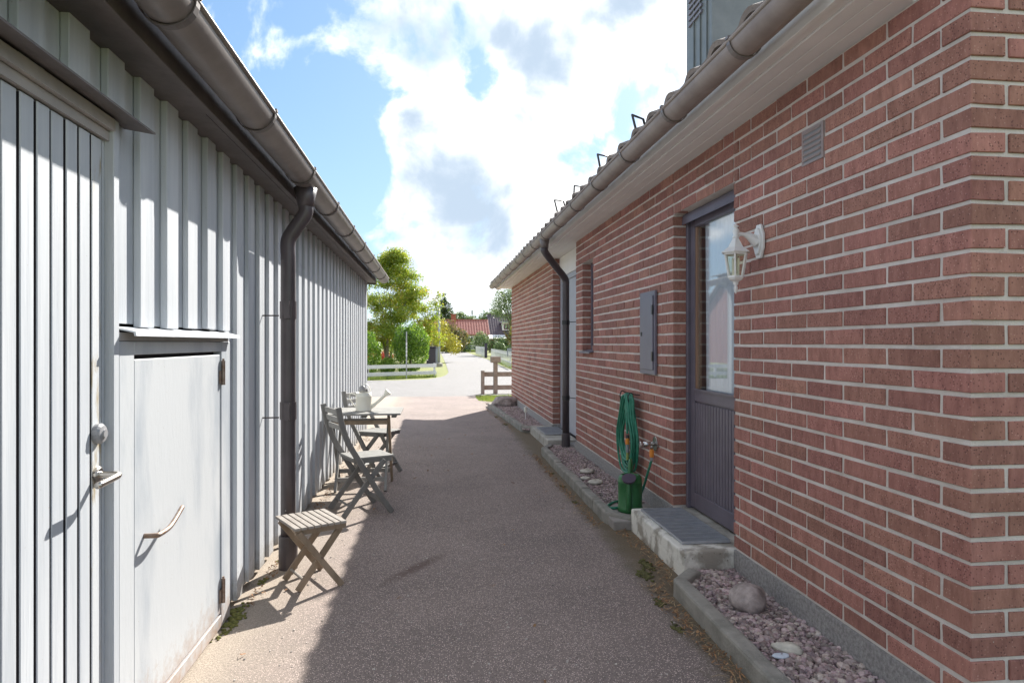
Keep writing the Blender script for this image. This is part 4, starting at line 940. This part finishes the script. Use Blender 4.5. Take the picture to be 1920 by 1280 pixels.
# cream watering can
wx, wy, wz = -.625, 6.07, TZ + .001
wc = thing('watering_can', 'cream metal watering can standing on the folding table', 'watering can', (wx, wy, wz)); wp = part_maker(wc)
wp(MB().lathe([(.0, 0), (.071, 0), (.073, .004), (.071, .008), (.070, .125), (.073, .129), (.071, .133), (.070, .165), (.066, .165), (.064, .02), (.0, .02)], (wx, wy, wz), 32, cap=False), 'body', 'can_cream', smooth=True)
wp(MB().tube(smooth_path([(wx + .066, wy, wz + .035), (wx + .12, wy, wz + .075), (wx + .19, wy, wz + .14)], 4), [.019] * 3 + [.014] * 6, 12), 'spout', 'can_cream', smooth=True)
wp(MB().tube([(wx + .186, wy, wz + .136), (wx + .215, wy, wz + .165), (wx + .222, wy, wz + .172)], [.013, .034, .034], 18), 'rose', 'can_cream')
def band_arc(p0, p1, hgt, y, w, n=16):
    mb = MB(); vs = []
    for i in range(n + 1):
        t = math.pi * i / n; x = (p0 + p1) / 2 - (p1 - p0) / 2 * math.cos(t); z = wz + .14 + hgt * math.sin(t)
        x2 = (p0 + p1) / 2 - (p1 - p0 - .006) / 2 * math.cos(t); z2 = wz + .14 + (hgt - .004) * math.sin(t); vs += [(x, y - w / 2, z), (x, y + w / 2, z), (x2, y + w / 2, z2), (x2, y - w / 2, z2)]
    return mb.add(vs, [(i * 4 + j, i * 4 + (j + 1) % 4, (i + 1) * 4 + (j + 1) % 4, (i + 1) * 4 + j) for i in range(n) for j in range(4)])
wp(band_arc(wx - .045, wx + .066, .105, wy, .028), 'top_handle', 'can_cream', smooth=True)
wp(MB().tube(smooth_path([(wx - .069, wy, wz + .145), (wx - .115, wy, wz + .155), (wx - .125, wy, wz + .12), (wx - .10, wy, wz + .07), (wx - .07, wy, wz + .035)], 5), .005, 8), 'side_handle', 'can_cream', smooth=True)
wp(MB().lathe([(.0, .165), (.024, .165), (.028, .18), (.026, .215), (.012, .225), (.0, .226)], (wx - .012, wy, wz), 14), 'brush_head', 'plastic_grey', smooth=True)
# stool
sa = math.atan2(.16, .22)
stl = thing('folding_stool', 'small weathered wooden folding stool with slatted top before the garage', 'stool', (-.702, 3.515, 0), R(30))
def sb(mb, name, m, **k): return mb.build(name, m, stl, **k)
SW, SD, SZ = .275, .30, .347      # x = along the visible X frame, y = away
for i in range(8):
    a = -.012 + i * SW / 8 * 1.04; sb(MB().box(a, a + SW / 8 - .005, -.012, SD + .012, SZ - .014, SZ), 'slat', 'stool_slat', bevel=.0015)
for y in (.012, SD - .034): sb(MB().box(.0, SW, y, y + .022, SZ - .044, SZ - .0145), 'rail', 'stool_wood')
for y in (-.010, SD - .008):
    sb(plank_path([(.012, SZ - .03), (SW - .03, .004)], .032, y, y + .019), 'leg', 'stool_wood', bevel=.002)
for y in (.035, SD - .054):
    sb(plank_path([(SW - .02, SZ - .045), (.022, .004)], .032, y, y + .019), 'leg', 'stool_wood', bevel=.002)
sb(MB().tube([(.055, .036, .055), (.055, SD - .036, .055)], .008, 8), 'stretcher', 'stool_slat'); sb(MB().tube([(SW - .06, .0, .06), (SW - .06, SD, .06)], .008, 8), 'stretcher', 'stool_wood')
for y in (-.012,): sb(MB().tube([(.13, y + .001, .172), (.13, y - .003, .172)], .006, 8), 'pivot', 'rusty_steel')

# moss, straw and litter along the edges
def clumps(name, label, cat, spots, m, seed):
    r = random.Random(seed); mb = MB()
    for (x, y, s, n) in spots:
        for i in range(n):
            v, f = protos[r.randrange(10)]; q = s * r.uniform(.25, .8); rot = Matrix.Rotation(r.uniform(0, 6.3), 3, 'Z')
            p = Vector((x + r.gauss(0, s * .8), y + r.gauss(0, s * 1.8), .003)); mb.add([rot @ Vector((w.x * q, w.y * q, w.z * q * .7)) + p for w in v], f, r.random())
    o = mb.build(name, m, smooth=True); return tag(o, label, cat, kind='stuff')
clumps('moss', 'bright green moss at the foot of the garage', 'moss', [(-.935, 3.33, .03, 34), (-.93, 3.22, .025, 30), (-.94, 3.08, .018, 14), (-.92, 3.75, .018, 16), (-.80, 3.84, .014, 10), (-.90, 4.1, .02, 14)], 'moss', 31)
clumps('moss', 'olive moss along the edging of the gravel beds', 'moss', [(1.12, 3.2, .014, 60), (1.18, 3.60, .02, 110), (1.24, 3.75, .02, 90), (1.1, 2.9, .014, 50), (1.15, 5.3, .012, 50), (1.16, 5.9, .012, 50), (1.17, 6.5, .012, 50), (1.14, 10.5, .02, 40), (1.1, 11.6, .02, 40)], 'moss_olive', 32)
def litter(name, label, cat, n, spot, m, seed, lmin=.02, lmax=.07, w=.0016):
    r = random.Random(seed); mb = MB()
    for i in range(n):
        x, y = spot(r); a = r.uniform(0, 6.3); l = r.uniform(lmin, lmax); d = Vector((math.cos(a), math.sin(a), 0)); s = Vector((-d.y, d.x, 0)) * w
        p = Vector((x, y, .006 + r.random() * .006)); k = s * r.uniform(-6, 6); up = Vector((0, 0, r.uniform(0, .012)))
        mb.add([p - s, p + s, p + d * l * .5 + k + s + up, p + d * l * .5 + k - s + up, p + d * l + s * .5, p + d * l - s * .5], [(0, 1, 2, 3), (3, 2, 4, 5)], r.random())
    o = mb.build(name, m); return tag(o, label, cat, kind='stuff')
def along_kerb(r):
    y = r.choice([r.uniform(1.6, 3.5), r.uniform(1.6, 3.5), r.uniform(3.4, 4.6), r.uniform(4.6, 7.6), r.uniform(4.6, 7.6), r.uniform(9.6, 13)])
    x = 1.15 + (.012 if y < 3.4 else 0) + r.gauss(0, .022)
    if 3.42 < y < 4.55: x = 1.30 + r.gauss(0, .03)
    if y > 9.5: x = 1.21 - (y - 9.6) * .052 + r.gauss(0, .025) - .02
    if y < 2.4: x -= .03
    return x, y
litter('dry_grass', 'dry grass blades lying along the kerb', 'litter', 520, along_kerb, 'straw', 41)
litter('leaf_litter', 'brown leaf crumbs gathered against the kerb', 'litter', 900, along_kerb, 'leaf_litter', 42, .008, .022, .004)
litter('leaf_litter', 'dead leaf crumbs along the foot of the garage', 'litter', 420, lambda r: (-.93 + abs(r.gauss(0, .035)), r.uniform(3.3, 9.6)), 'leaf_litter', 43, .008, .025, .004)

# stone crumbs and a few dry leaves scattered on the asphalt
r = random.Random(91); mb = MB()
for i in range(1500):
    y = 1.4 + 9 * r.random() ** 1.5; x = r.uniform(-.93, 1.12); v, f = protos[r.randrange(10)]; q = r.choice([.0022, .003, .004, .006]) * r.uniform(.7, 1.2)
    mb.add([w_ * q + Vector((x, y, q * .4)) for w_ in v], f, r.random())
tag(mb.build('stone_crumbs', 'crumbs'), 'small pale stone crumbs scattered on the driveway', 'crumbs', kind='stuff')
litter('leaf_litter', 'few dry leaves scattered over the driveway', 'litter', 60, lambda r: (r.uniform(-.8, 1.1), 1.6 + 8 * r.random()), 'leaf_litter', 44, .012, .03, .006)

# ------------------------------------------------------------------ the street beyond: fences, poles, bins
def fence(name, label, pts, rails, rail_h, post_gap, post_h, m, post=.09, rt=.03, group=None, side=0):
    f = thing(name, label, 'fence', (pts[0][0], pts[0][1], 0), group=group); fp = part_maker(f)
    for a, b in zip(pts, pts[1:]):
        a = Vector((*a, 0)); b = Vector((*b, 0)); L_ = (b - a).length; d = (b - a).normalized(); nn = Vector((d.y, -d.x, 0)); n = max(1, round(L_ / post_gap))
        for i in range(n + 1):
            p = a + d * (L_ * i / n); fp(MB().bar(p - Vector((0, 0, .1)), p + Vector((0, 0, post_h)), post, post, up=(0, 1, 0)), 'post', m)
        for z in rails: fp(MB().bar(a - d * .05 + nn * (post / 2 + rt / 2 + .002) + Vector((0, 0, z)), b + d * .05 + nn * (post / 2 + rt / 2 + .002) + Vector((0, 0, z)), rt, rail_h), 'rail', m)
    return f
fence('low_fence', 'low white two rail fence in front of the clipped bushes across the street', [(-16, 22.9), (-2.35, 24.15), (.03, 25.75)], (.17, .44), .13, 2.4, .52, 'fence_white', .08)
# wooden rail fence at the lawn right, with its post cap board
wf = thing('rail_fence', 'weathered grey wooden rail fence at the end of the driveway lawn', 'fence', (1.25, 16.9, 0)); wfp = part_maker(wf)
wfp(MB().box(1.20, 1.29, 16.83, 16.92, -.05, .60), 'post', 'weathered_wood', bevel=.006)
wfp(MB().box(1.525, 1.635, 16.90, 17.00, -.05, .80), 'post', 'weathered_wood', bevel=.006)
wfp(MB().box(3.4, 3.5, 16.92, 17.0, -.05, .62), 'post', 'weathered_wood', bevel=.006)
wfp(MB().box(1.45, 1.71, 16.87, 17.03, .80, .955), 'post_cap', 'weathered_wood', bevel=.01)
for z in (.16, .50): wfp(MB().box(1.27, 3.6, 16.93, 16.965, z - .06, z + .06), 'rail', 'weathered_wood', bevel=.004)
# picket fences right of the side street
def picket(name, label, a, b, h, gap):
    f = thing(name, label, 'fence', (*a, 0), group='white picket fences along the side street'); fp = part_maker(f)
    a = Vector((*a, 0)); b = Vector((*b, 0)); L_ = (b - a).length; d = (b - a).normalized(); n = round(L_ / gap)
    for z in (.25, h - .18): fp(MB().bar(a + Vector((.05, 0, z)), b + Vector((.05, 0, z)), .03, .09), 'rail', 'fence_white')
    for i in range(n + 1):
        p = a + d * (L_ * i / n); fp(MB().bar(p, p + Vector((0, 0, h)), .03, .10, up=tuple(d)), 'picket', 'fence_white')
    return f
picket('picket_fence', 'white picket fence nearest, at the right of the side street', (3.98, 32.5), (4.74, 54.5), .85, .75)
picket('picket_fence', 'white picket fence farther off, beyond the dark gate post', (4.72, 60), (4.95, 78), .95, .75)
gpst = thing('gate_post', 'dark gate post between the two white picket fences', 'post', (4.58, 58.2, 0)); gq = part_maker(gpst)
gq(MB().box(4.46, 4.70, 58.08, 58.32, -.05, 1.2), 'shaft', 'dark_bin', bevel=.02); gq(MB().box(4.42, 4.74, 58.04, 58.36, 1.201, 1.28), 'cap', 'dark_bin', bevel=.02)
pb = thing('letterbox', 'grey letterbox on a pole at the near picket fence', 'letterbox', (4.3, 37, 0)); pq = part_maker(pb)
pq(MB().tube([(4.3, 37, -.05), (4.3, 37, .55)], .03, 8), 'post', 'pole_grey'); pq(MB().box(4.12, 4.5, 36.85, 37.15, .551, 1.0), 'box', 'postbox_grey', bevel=.03)
# marker pole, lamp post, bins
mp_ = thing('marker_pole', 'thin grey snow marker pole at the low white fence', 'pole', (-.99, 24.6, 0)); mq = part_maker(mp_)
mq(MB().tube([(-.99, 24.6, -.05), (-.99, 24.6, 1.72)], .022, 8), 'pole', 'pole_grey')
for i in range(4): mq(MB().lathe([(.026, 0), (.026, .10)], (-.99, 24.6, 1.15 + i * .14 - .35), 10), 'sleeve', 'fence_white')
ls = thing('street_lamp', 'grey street lamp post with a short arm at the street corner', 'street lamp', (.30, 36.8, 0)); lq = part_maker(ls)
lq(MB().tube([(.30, 36.8, -.05), (.30, 36.8, .9), (.30, 36.8, 3.28)], [.075, .065, .05], 12), 'post', 'pole_grey', smooth=True); lq(MB().lathe([(.22, -.05), (.2, .16), (.1, .22)], (.30, 36.8, 0), 12), 'base', 'concrete')
lq(MB().tube([(.30, 36.8, 3.25), (.42, 36.7, 3.29), (.62, 36.6, 3.30)], .03, 8), 'arm', 'pole_grey'); lq(MB().box(.58, .92, 36.5, 36.68, 3.26, 3.335), 'head', 'pole_grey', bevel=.02)
bn = thing('waste_bin', 'tall dark bin on the verge left of the street lamp', 'bin', (-.14, 39.5, 0)); bq = part_maker(bn)
bq(MB().box(-.42, .12, 39.2, 39.8, .05, 1.02), 'body', 'dark_bin', bevel=.03); bq(MB().box(-.46, .16, 39.15, 39.85, 1.021, 1.10), 'lid', 'dark_bin', bevel=.02)
for x in (-.36, .06): bq(MB().tube([(x, 39.75, .06), (x + .05, 39.75, .06)], .06, 10), 'wheel', 'plastic_dark')
cb = thing('utility_cabinet', 'small grey utility cabinet beside the street lamp', 'cabinet', (.02, 42, 0)); cq = part_maker(cb)
cq(MB().box(-.1, .36, 41.8, 42.2, -.03, 1.0), 'body', 'postbox_grey', bevel=.02); cq(MB().box(-.13, .39, 41.76, 42.24, 1.001, 1.05), 'lid', 'postbox_grey')

# ------------------------------------------------------------------ trees, bushes and hedges
def leaves(mb, r, c, rad, n, size, shell=.55, tint=(0, 1), up=.4, lit=True):
    for i in range(n):
        while True:
            p = Vector((r.uniform(-1, 1), r.uniform(-1, 1), r.uniform(-1, 1)))
            if p.length <= 1: break
        if p.length > 1e-3: p = p.normalized() * (shell + (1 - shell) * r.random() ** .7) if r.random() < .72 else p
        w = 1 + .32 * noise.noise(p * 2.1 + Vector(c))
        q = Vector((c[0] + p.x * rad[0] * w, c[1] + p.y * rad[1] * w, c[2] + p.z * rad[2] * w))
        if q.z < .03: q.z = .03 + r.random() * .1
        nrm = (p * .5 + Vector((r.gauss(0, .6), r.gauss(0, .6), r.gauss(0, .6) + up))).normalized()
        t = nrm.cross(Vector((r.uniform(-1, 1), r.uniform(-1, 1), r.uniform(-1, 1)))).normalized(); b = nrm.cross(t); s = size * r.uniform(.6, 1.25)
        mb.add([q - t * s, q + b * s * .42, q + t * s, q - b * s * .42], [(0, 1, 2, 3)], min(1, max(0, r.uniform(*tint) * .75 + .25 * (.5 + .9 * noise.noise(q * .9)))))
def branches(mb, base, tips, r0, r, wob=.25):
    for tp_ in tips:
        b = Vector(base); t = Vector(tp_); L_ = (t - b).length; pts = [b]
        for i in range(1, 6):
            u = i / 5; pts.append(b.lerp(t, u) + Vector((r.gauss(0, 1), r.gauss(0, 1), 0)) * wob * .12 * L_ * math.sin(math.pi * u) + Vector((0, 0, .10 * L_ * math.sin(math.pi * u))))
        pts = smooth_path(pts, 2); mb.tube(pts, [r0 * (1 - .85 * i / (len(pts) - 1)) for i in range(len(pts))], 7)
def tree(name, label, base, th, blobs, nleaf, size, leafm, seed, tr=.12, cat='tree', group=None, tint=(0, 1), stems=None, shell=.35):
    r = random.Random(seed); T = thing(name, label, cat, (base[0], base[1], 0), group=group); tp2 = part_maker(T)
    if tr:
        mb = MB(); top = Vector((base[0], base[1], th))
        for sx, sy in (stems or [(0, 0)]):
            f = Vector((base[0] + sx * .25, base[1] + sy * .25, -.05)); k = Vector((base[0] + sx, base[1] + sy, th)); mid = f.lerp(k, .5) + Vector((r.uniform(-.06, .06), r.uniform(-.06, .06), 0))
            mb.tube(smooth_path([f, mid, k], 4), [tr * (1.15 - .5 * i / 8) for i in range(9)], 9)
            ns = len(stems or [0]); si = (stems or [(0, 0)]).index((sx, sy))
            branches(mb, k, [Vector(b[:3]) + Vector((r.uniform(-.3, .3) * b[3], r.uniform(-.3, .3) * b[4], .45 * b[5])) for b in (blobs[si::ns] if len(blobs) < 12 else blobs[si::ns * 3])], tr * (.55 if len(blobs) < 12 else .26), r)
        tp2(mb, 'trunk', 'bark', smooth=True)
    vol = sum(b[3] * b[4] * b[5] for b in blobs); mb = MB()
    for b in blobs: leaves(mb, r, b[:3], b[3:6], int(nleaf * (b[3] * b[4] * b[5]) / vol), size, shell, tint)
    o = tp2(mb, 'crown', leafm); return T
# rowan at the corner: loose crown of many small sprays
r_ = random.Random(77); rb = []
for i in range(150):
    a = r_.uniform(0, 6.3); z = .9 + 4.7 * r_.random() ** .9
    rad = 1.75 if z < 3.6 else 1.75 - (z - 3.6) * .62
    q = r_.uniform(.25, 1.0); k = r_.uniform(.22, .5)
    rb.append((-1.95 + math.cos(a) * rad * q, 32.5 + math.sin(a) * rad * q, z, k * 1.15, k * 1.15, k * .8))
rb += [(.1, 31.9, 3.15, .42, .4, .36), (.0, 31.8, 2.5, .5, .4, .4), (-.2, 31.9, 1.8, .55, .4, .45), (.25, 32.0, 3.6, .3, .3, .22), (.3, 32.0, 1.5, .4, .4, .4), (-1.75, 32.3, 5.6, .35, .4, .32), (-2.5, 32.3, 5.1, .4, .4, .3), (-.4, 32, 2.2, .5, .4, .5)]
tree('rowan_tree', 'tall loose tree with yellow green leaves behind the low white fence', (-2.1, 32.6), 1.5, rb, 52000, .055, 'leaf_rowan', 5, .08, stems=[(-.35, 0), (.15, .1), (-.1, -.15)], shell=.0)
tree('yellow_bush', 'low drooping bush with bright yellow leaves beside the street lamp', (.25, 44), .8, [(-.2, 44, 1.3, 1.0, 1, .8), (.9, 45, 1.45, .9, .9, .7), (.3, 44.5, 2.3, .8, .8, .6), (1.4, 45.5, 1.0, .6, .6, .5)], 3600, .085, 'leaf_yellow', 6, .06, 'bush', tint=(.2, 1))
tree('clipped_bush', 'large rounded green bush behind the marker pole', (-.90, 27.2), .4, [(-.95, 27.2, .95, .70, .7, .95), (-.70, 27.2, 1.35, .55, .6, .75), (-1.2, 27.1, 1.3, .45, .5, .72)], 12500, .045, 'leaf_hedge', 8, .05, 'bush', 'bushes behind the low fence', shell=.75)
tree('clipped_bush', 'green bush at the corner of the garage behind the low fence', (-2.62, 26.7), .4, [(-2.65, 26.7, .85, .62, .6, .9)], 7000, .045, 'leaf_hedge', 9, .05, 'bush', 'bushes behind the low fence', shell=.75)
tree('clipped_bush', 'smallest light green shrub between the two larger bushes', (-1.80, 26.6), .2, [(-1.80, 26.6, .38, .36, .35, .36)], 2200, .045, 'leaf_hedge', 10, .03, 'bush', 'bushes behind the low fence', shell=.6, tint=(.3, 1))
tree('red_shrub', 'low red shrub on the lawn seen between the bushes', (-3.6, 45), 0, [(-4.0, 45, .55, .8, .7, .45), (-3.2, 45, .45, .6, .6, .36)], 1600, .07, 'leaf_red', 11, 0, 'shrub')
# verge planting at the end of the side street and in the gardens on the right
SH = [('leaf_russet', 'russet bush left of the red roofed house', (1.9, 88), [(1.6, 88, 2.2, 2.0, 1.5, 2.2), (3.2, 89, 1.8, 1.6, 1.4, 1.7)], 4200, .16),
      ('leaf_dark', 'dark bush below the red roof, at the end of the street', (3.8, 93), [(4.0, 93, 1.3, 1.5, 1.2, 1.5), (2.4, 94, 1.0, 1.4, 1.2, 1.0)], 2600, .15),
      ('leaf_far', 'pale green bush before the white house wall', (7.2, 98), [(7.0, 98, 1.3, 1.3, 1.2, 1.7)], 1900, .15),
      ('leaf_dark', 'broad dark hedge before the far houses', (9.0, 88), [(8.6, 88, 1.0, 1.8, 1.2, 1.15), (10.2, 87, 1.1, 1.8, 1.2, 1.2)], 3600, .13),
      ('leaf_far', 'clipped ball bush behind the dark gate post', (5.7, 57.5), [(5.75, 57.5, .7, .55, .55, .72)], 2600, .07),
      ('leaf_russet', 'russet leaved bush right, half hidden by the brick house', (9.6, 70), [(9.3, 70, 2.0, 1.6, 1.5, 1.9), (10.8, 69, 2.2, 1.6, 1.5, 2.2)], 5200, .13),
      ('leaf_yellow', 'yellow topped bush at the edge of the brick house', (9.0, 64), [(9.3, 65, 3.1, 1.0, 1.0, .8), (8.3, 65, 2.5, .8, .8, .7)], 2600, .12),
      ('leaf_dark', 'dark low hedge behind the near picket fence', (8.2, 60), [(7.6, 60, .6, 1.5, 1.0, .6), (9.6, 60, .7, 1.8, 1.0, .7)], 2600, .10)]
for i, (m, lab, bs2, bl, n, sz) in enumerate(SH): tree('garden_bush', lab, bs2, .5, bl, n, sz, m, 60 + i, .05, 'bush', 'garden bushes along the side street', shell=.5)
tree('birch_tree', 'airy grey green tree beside the eave of the brick house', (8.4, 72), 3.2, [(8.0, 72, 5.6, 1.7, 1.6, 1.8), (7.0, 72, 5.0, 1.1, 1.1, 1.2), (9.2, 72, 6.4, 1.5, 1.5, 1.6), (7.4, 72, 6.5, .9, .9, .9), (8.8, 72, 3.8, 1.4, 1.2, 1.0)], 6200, .10, 'leaf_far', 81, .16, group='far trees above the roofs', shell=.2)
FT = [('dark spruce like tree left of the red chimney', (1.9, 118), [(1.9, 118, 6.2, 1.6, 1.4, 2.8), (1.8, 118, 8.6, .7, .7, 1.8), (3.4, 119, 5.4, 1.4, 1.2, 1.4)], 'leaf_dark'),
      ('far green tree directly behind the red chimney', (5.4, 132), [(5.2, 132, 5.8, 2.0, 1.5, 1.8), (7.4, 133, 5.6, 1.5, 1.5, 1.3)], 'leaf_far'),
      ('far tree between the red roof and the dark roof', (11.5, 140), [(11.0, 140, 6.2, 1.7, 1.5, 1.9), (13.2, 140, 6.6, 1.8, 1.6, 2.0), (9.8, 141, 5.6, 1.2, 1.2, 1.3)], 'leaf_far')]
for i, (lab, b_, bl, m) in enumerate(FT): tree('far_tree', lab, b_, 3, bl, 2600, .24, m, 90 + i, .2, group='far trees above the roofs', shell=.3)
# more of the wood and gardens on both sides (reflected in the door pane and seen from a step aside)
for i, (x, y, h, lab) in enumerate([(-9, 34, 5.2, 'garden tree left of the loose yellow tree, seen in the door pane'), (-14, 30, 4.4, 'garden tree at the far left end of the low white fence')]):
    tree('garden_tree', lab, (x, y), 1.6, [(x, y, h * .62, 1.9, 1.8, h * .34), (x + .9, y, h * .5, 1.2, 1.2, 1.0)], 3500, .12, 'leaf_far', 120 + i, .12, group='garden trees left of the street')

# ------------------------------------------------------------------ houses at the end of the street
def gable_house(name, label, x0, x1, y0, y1, eave, ridge, wallm, roofm, tiles=None, cat='house'):
    h = thing(name, label, cat, ((x0 + x1) / 2, y0, 0)); q = part_maker(h); ym = (y0 + y1) / 2
    q(MB().box(x0 + .3, x1 - .3, y0 + .3, y1 - .3, -.05, eave).prism([(y0 + .31, eave), (y1 - .31, eave), (ym, ridge - .15)], 0, x0 + .31, x1 - .31), 'wall', wallm)
    t = .12
    rf = q(MB().add([(x0, y0 - .2, eave - .08), (x1, y0 - .2, eave - .08), (x1, ym, ridge), (x0, ym, ridge), (x0, y1 + .2, eave - .08), (x1, y1 + .2, eave - .08)] + [(x0, y0 - .2, eave - .08 - t), (x1, y0 - .2, eave - .08 - t), (x1, ym, ridge - t), (x0, ym, ridge - t), (x0, y1 + .2, eave - .08 - t), (x1, y1 + .2, eave - .08 - t)],
        [(0, 1, 2, 3), (3, 2, 5, 4), (6, 9, 8, 7), (9, 10, 11, 8), (0, 6, 7, 1), (0, 3, 9, 6), (3, 4, 10, 9), (1, 7, 8, 2), (2, 8, 11, 5), (4, 5, 11, 10)]), 'roof', roofm)
    # tile courses: low rolls down the slope plus course steps
    rm = MB(); n = int((x1 - x0) / .42); sl = Vector((0, ym - y0 + .2, ridge - eave + .08)); ln = sl.length; sl.normalize(); up = Vector((0, -sl.z, sl.y))
    for i in range(n + 1):
        x = x0 + (x1 - x0) * i / n; a = Vector((x, y0 - .2, eave - .08)) + up * .02; rm.bar(a, a + sl * ln, .16, .07, up=tuple(up))
    nr = int(ln / .45)
    for k in range(nr):
        a = Vector((x0, y0 - .2, eave - .08)) + sl * (k * ln / nr) + up * .02; rm.bar(a, a + Vector((x1 - x0, 0, 0)), .07, .05, up=tuple(up))
    o = rm.build('roof_tiling', roofm, rf); tag(o, kind='stuff')
    MB().bar((x0, ym, ridge + .04), (x1, ym, ridge + .04), .3, .12).build('ridge', roofm, rf)
    return h, q, rf
h1, q1, rf1 = gable_house('red_roof_house', 'low white house with a red tiled roof at the end of the street', -1.5, 8.9, 106, 114, 2.78, 5.15, 'render_white', 'red_tile')
MB().box(2.9, 3.65, 109.2, 110.0, 4.2, 5.95).build('chimney', 'red_brick_far', rf1); MB().box(2.82, 3.73, 109.12, 110.08, 5.951, 6.07).build('chimney_cap', 'red_brick_far', rf1)
q1(MB().prism([(103.4, 2.05), (106.25, 2.75), (106.25, 2.9), (103.3, 2.18)], 0, 2.6, 4.9), 'porch_roof', 'red_tile'); q1(MB().box(2.8, 4.6, 103.8, 106.29, -.03, 2.05), 'porch', 'render_white')
for x in (5.4, 7.3):
    w_ = q1(MB().box(x, x + .9, 106.22, 106.295, 1.1, 2.3), 'window', 'fence_white'); MB().box(x + .08, x + .41, 106.2, 106.219, 1.18, 2.22).build('pane', 'window_dark', w_); MB().box(x + .49, x + .82, 106.2, 106.219, 1.18, 2.22).build('pane', 'window_dark', w_)
h2, q2, rf2 = gable_house('dark_roof_house', 'taller house with a dark roof and dormer right of the red roof', 10.0, 19.0, 118, 129, 3.0, 6.75, 'red_paint', 'dark_tile')
q2(MB().box(12.3, 14.2, 118.6, 121.2, 3.6, 4.95), 'dormer', 'fence_white'); q2(MB().box(12.0, 14.5, 118.2, 122.4, 4.951, 5.12), 'dormer_roof', 'pole_grey')
w_ = q2(MB().box(12.55, 13.95, 118.54, 118.598, 3.75, 4.75), 'window', 'red_paint'); MB().box(12.65, 13.2, 118.5, 118.539, 3.85, 4.65).build('pane', 'window_dark', w_); MB().box(13.3, 13.85, 118.5, 118.539, 3.85, 4.65).build('pane', 'window_dark', w_)
q2(MB().prism([(113.9, 2.0), (118.1, 2.7), (118.1, 2.85), (113.8, 2.12)], 0, 9.6, 12.6), 'porch_roof', 'fence_white'); q2(MB().box(10.0, 12.3, 114.3, 118.28, -.03, 2.0), 'porch', 'red_paint')
for x in (10.5, 11.4): q2(MB().box(x, x + .6, 114.24, 114.295, .8, 1.8), 'window', 'fence_white')
for x in (14.2, 16.4): q2(MB().box(x, x + 1.1, 118.24, 118.295, 1.1, 2.3), 'window', 'fence_white')
gable_house('left_house', 'dark roofed red house across the street, mirrored in the door pane', -27, -15, 37, 46, 2.7, 5.4, 'red_paint', 'dark_tile')
ms = thing('radio_mast', 'thin distant mast above the red roof', 'mast', (11.0, 190, 0)); mm = part_maker(ms)
mm(MB().tube([(11.0, 190, 0), (11.0, 190, 10.8)], [.22, .12], 8), 'shaft', 'pole_grey'); mm(MB().tube([(11.0, 190, 9.6), (11.0, 190, 10.6)], .24, 8), 'antenna', 'pole_grey')
# parked low boat-like bench in the garden
gb = thing('garden_bench', 'grey bench on the verge in front of the red roofed house', 'bench', (4.6, 97.5, 0)); gq2 = part_maker(gb)
gq2(MB().box(3.7, 5.6, 97.2, 97.8, .42, .5), 'seat', 'postbox_grey'); gq2(MB().box(3.7, 5.6, 97.8, 97.88, .501, 1.0), 'backrest', 'postbox_grey')
for x in (3.85, 5.35): gq2(MB().box(x, x + .1, 97.25, 97.78, -.02, .419), 'leg', 'postbox_grey')

# lawn blades at the corner of the driveway, verge across the street
def grass(name, label, n, spot, seed, h0, h1, m='grass', w=.004):
    r = random.Random(seed); mb = MB()
    for i in range(n):
        x, y = spot(r); a = r.uniform(0, 6.3); d = Vector((math.cos(a), math.sin(a), 0)); s = Vector((-d.y, d.x, 0)) * w; h = r.uniform(h0, h1); p = Vector((x, y, -.012)); l = h * r.uniform(.1, .7)
        mb.add([p - s, p + s, p + d * l + Vector((0, 0, h))], [(0, 1, 2)], min(1, max(0, r.random() * .6 + .5 * (noise.noise(Vector((x * 2, y * 2, 0))) + .4))))
    o = mb.build(name, m); return tag(o, label, 'grass', kind='stuff')
def lawn_spot(r):
    while True:
        x, y = r.uniform(1.0, 3.4), r.uniform(14.0, 17.2)
        if y < 14.9 and x < 1.1 + (14.9 - y) * .8: continue
        if y > 16.2: continue
        return x, y
grass('lawn_grass', 'sunny lawn grass at the corner of the brick house', 9000, lawn_spot, 51, .03, .09)
grass('verge_grass', 'rough grass under the low white fence', 7000, lambda r: (r.uniform(-9, .25), 0) and (lambda x: (x, 23.55 + max(0, (x + 2.4)) * .75 + abs(r.gauss(0, .5))))(r.uniform(-9, .1)), 52, .05, .16, w=.008)
grass('verge_grass', 'dry yellow verge at the end of the side street', 5000, lambda r: (r.uniform(-1, 6.5), 99.2 + abs(r.gauss(0, .8))), 53, .1, .4, w=.03)
grass('verge_grass', 'grass strip under the near picket fence', 3500, lambda r: (lambda y: (3.85 + (y - 30) * .03 + r.random() * .9, y))(r.uniform(29, 54)), 54, .05, .15, w=.012)
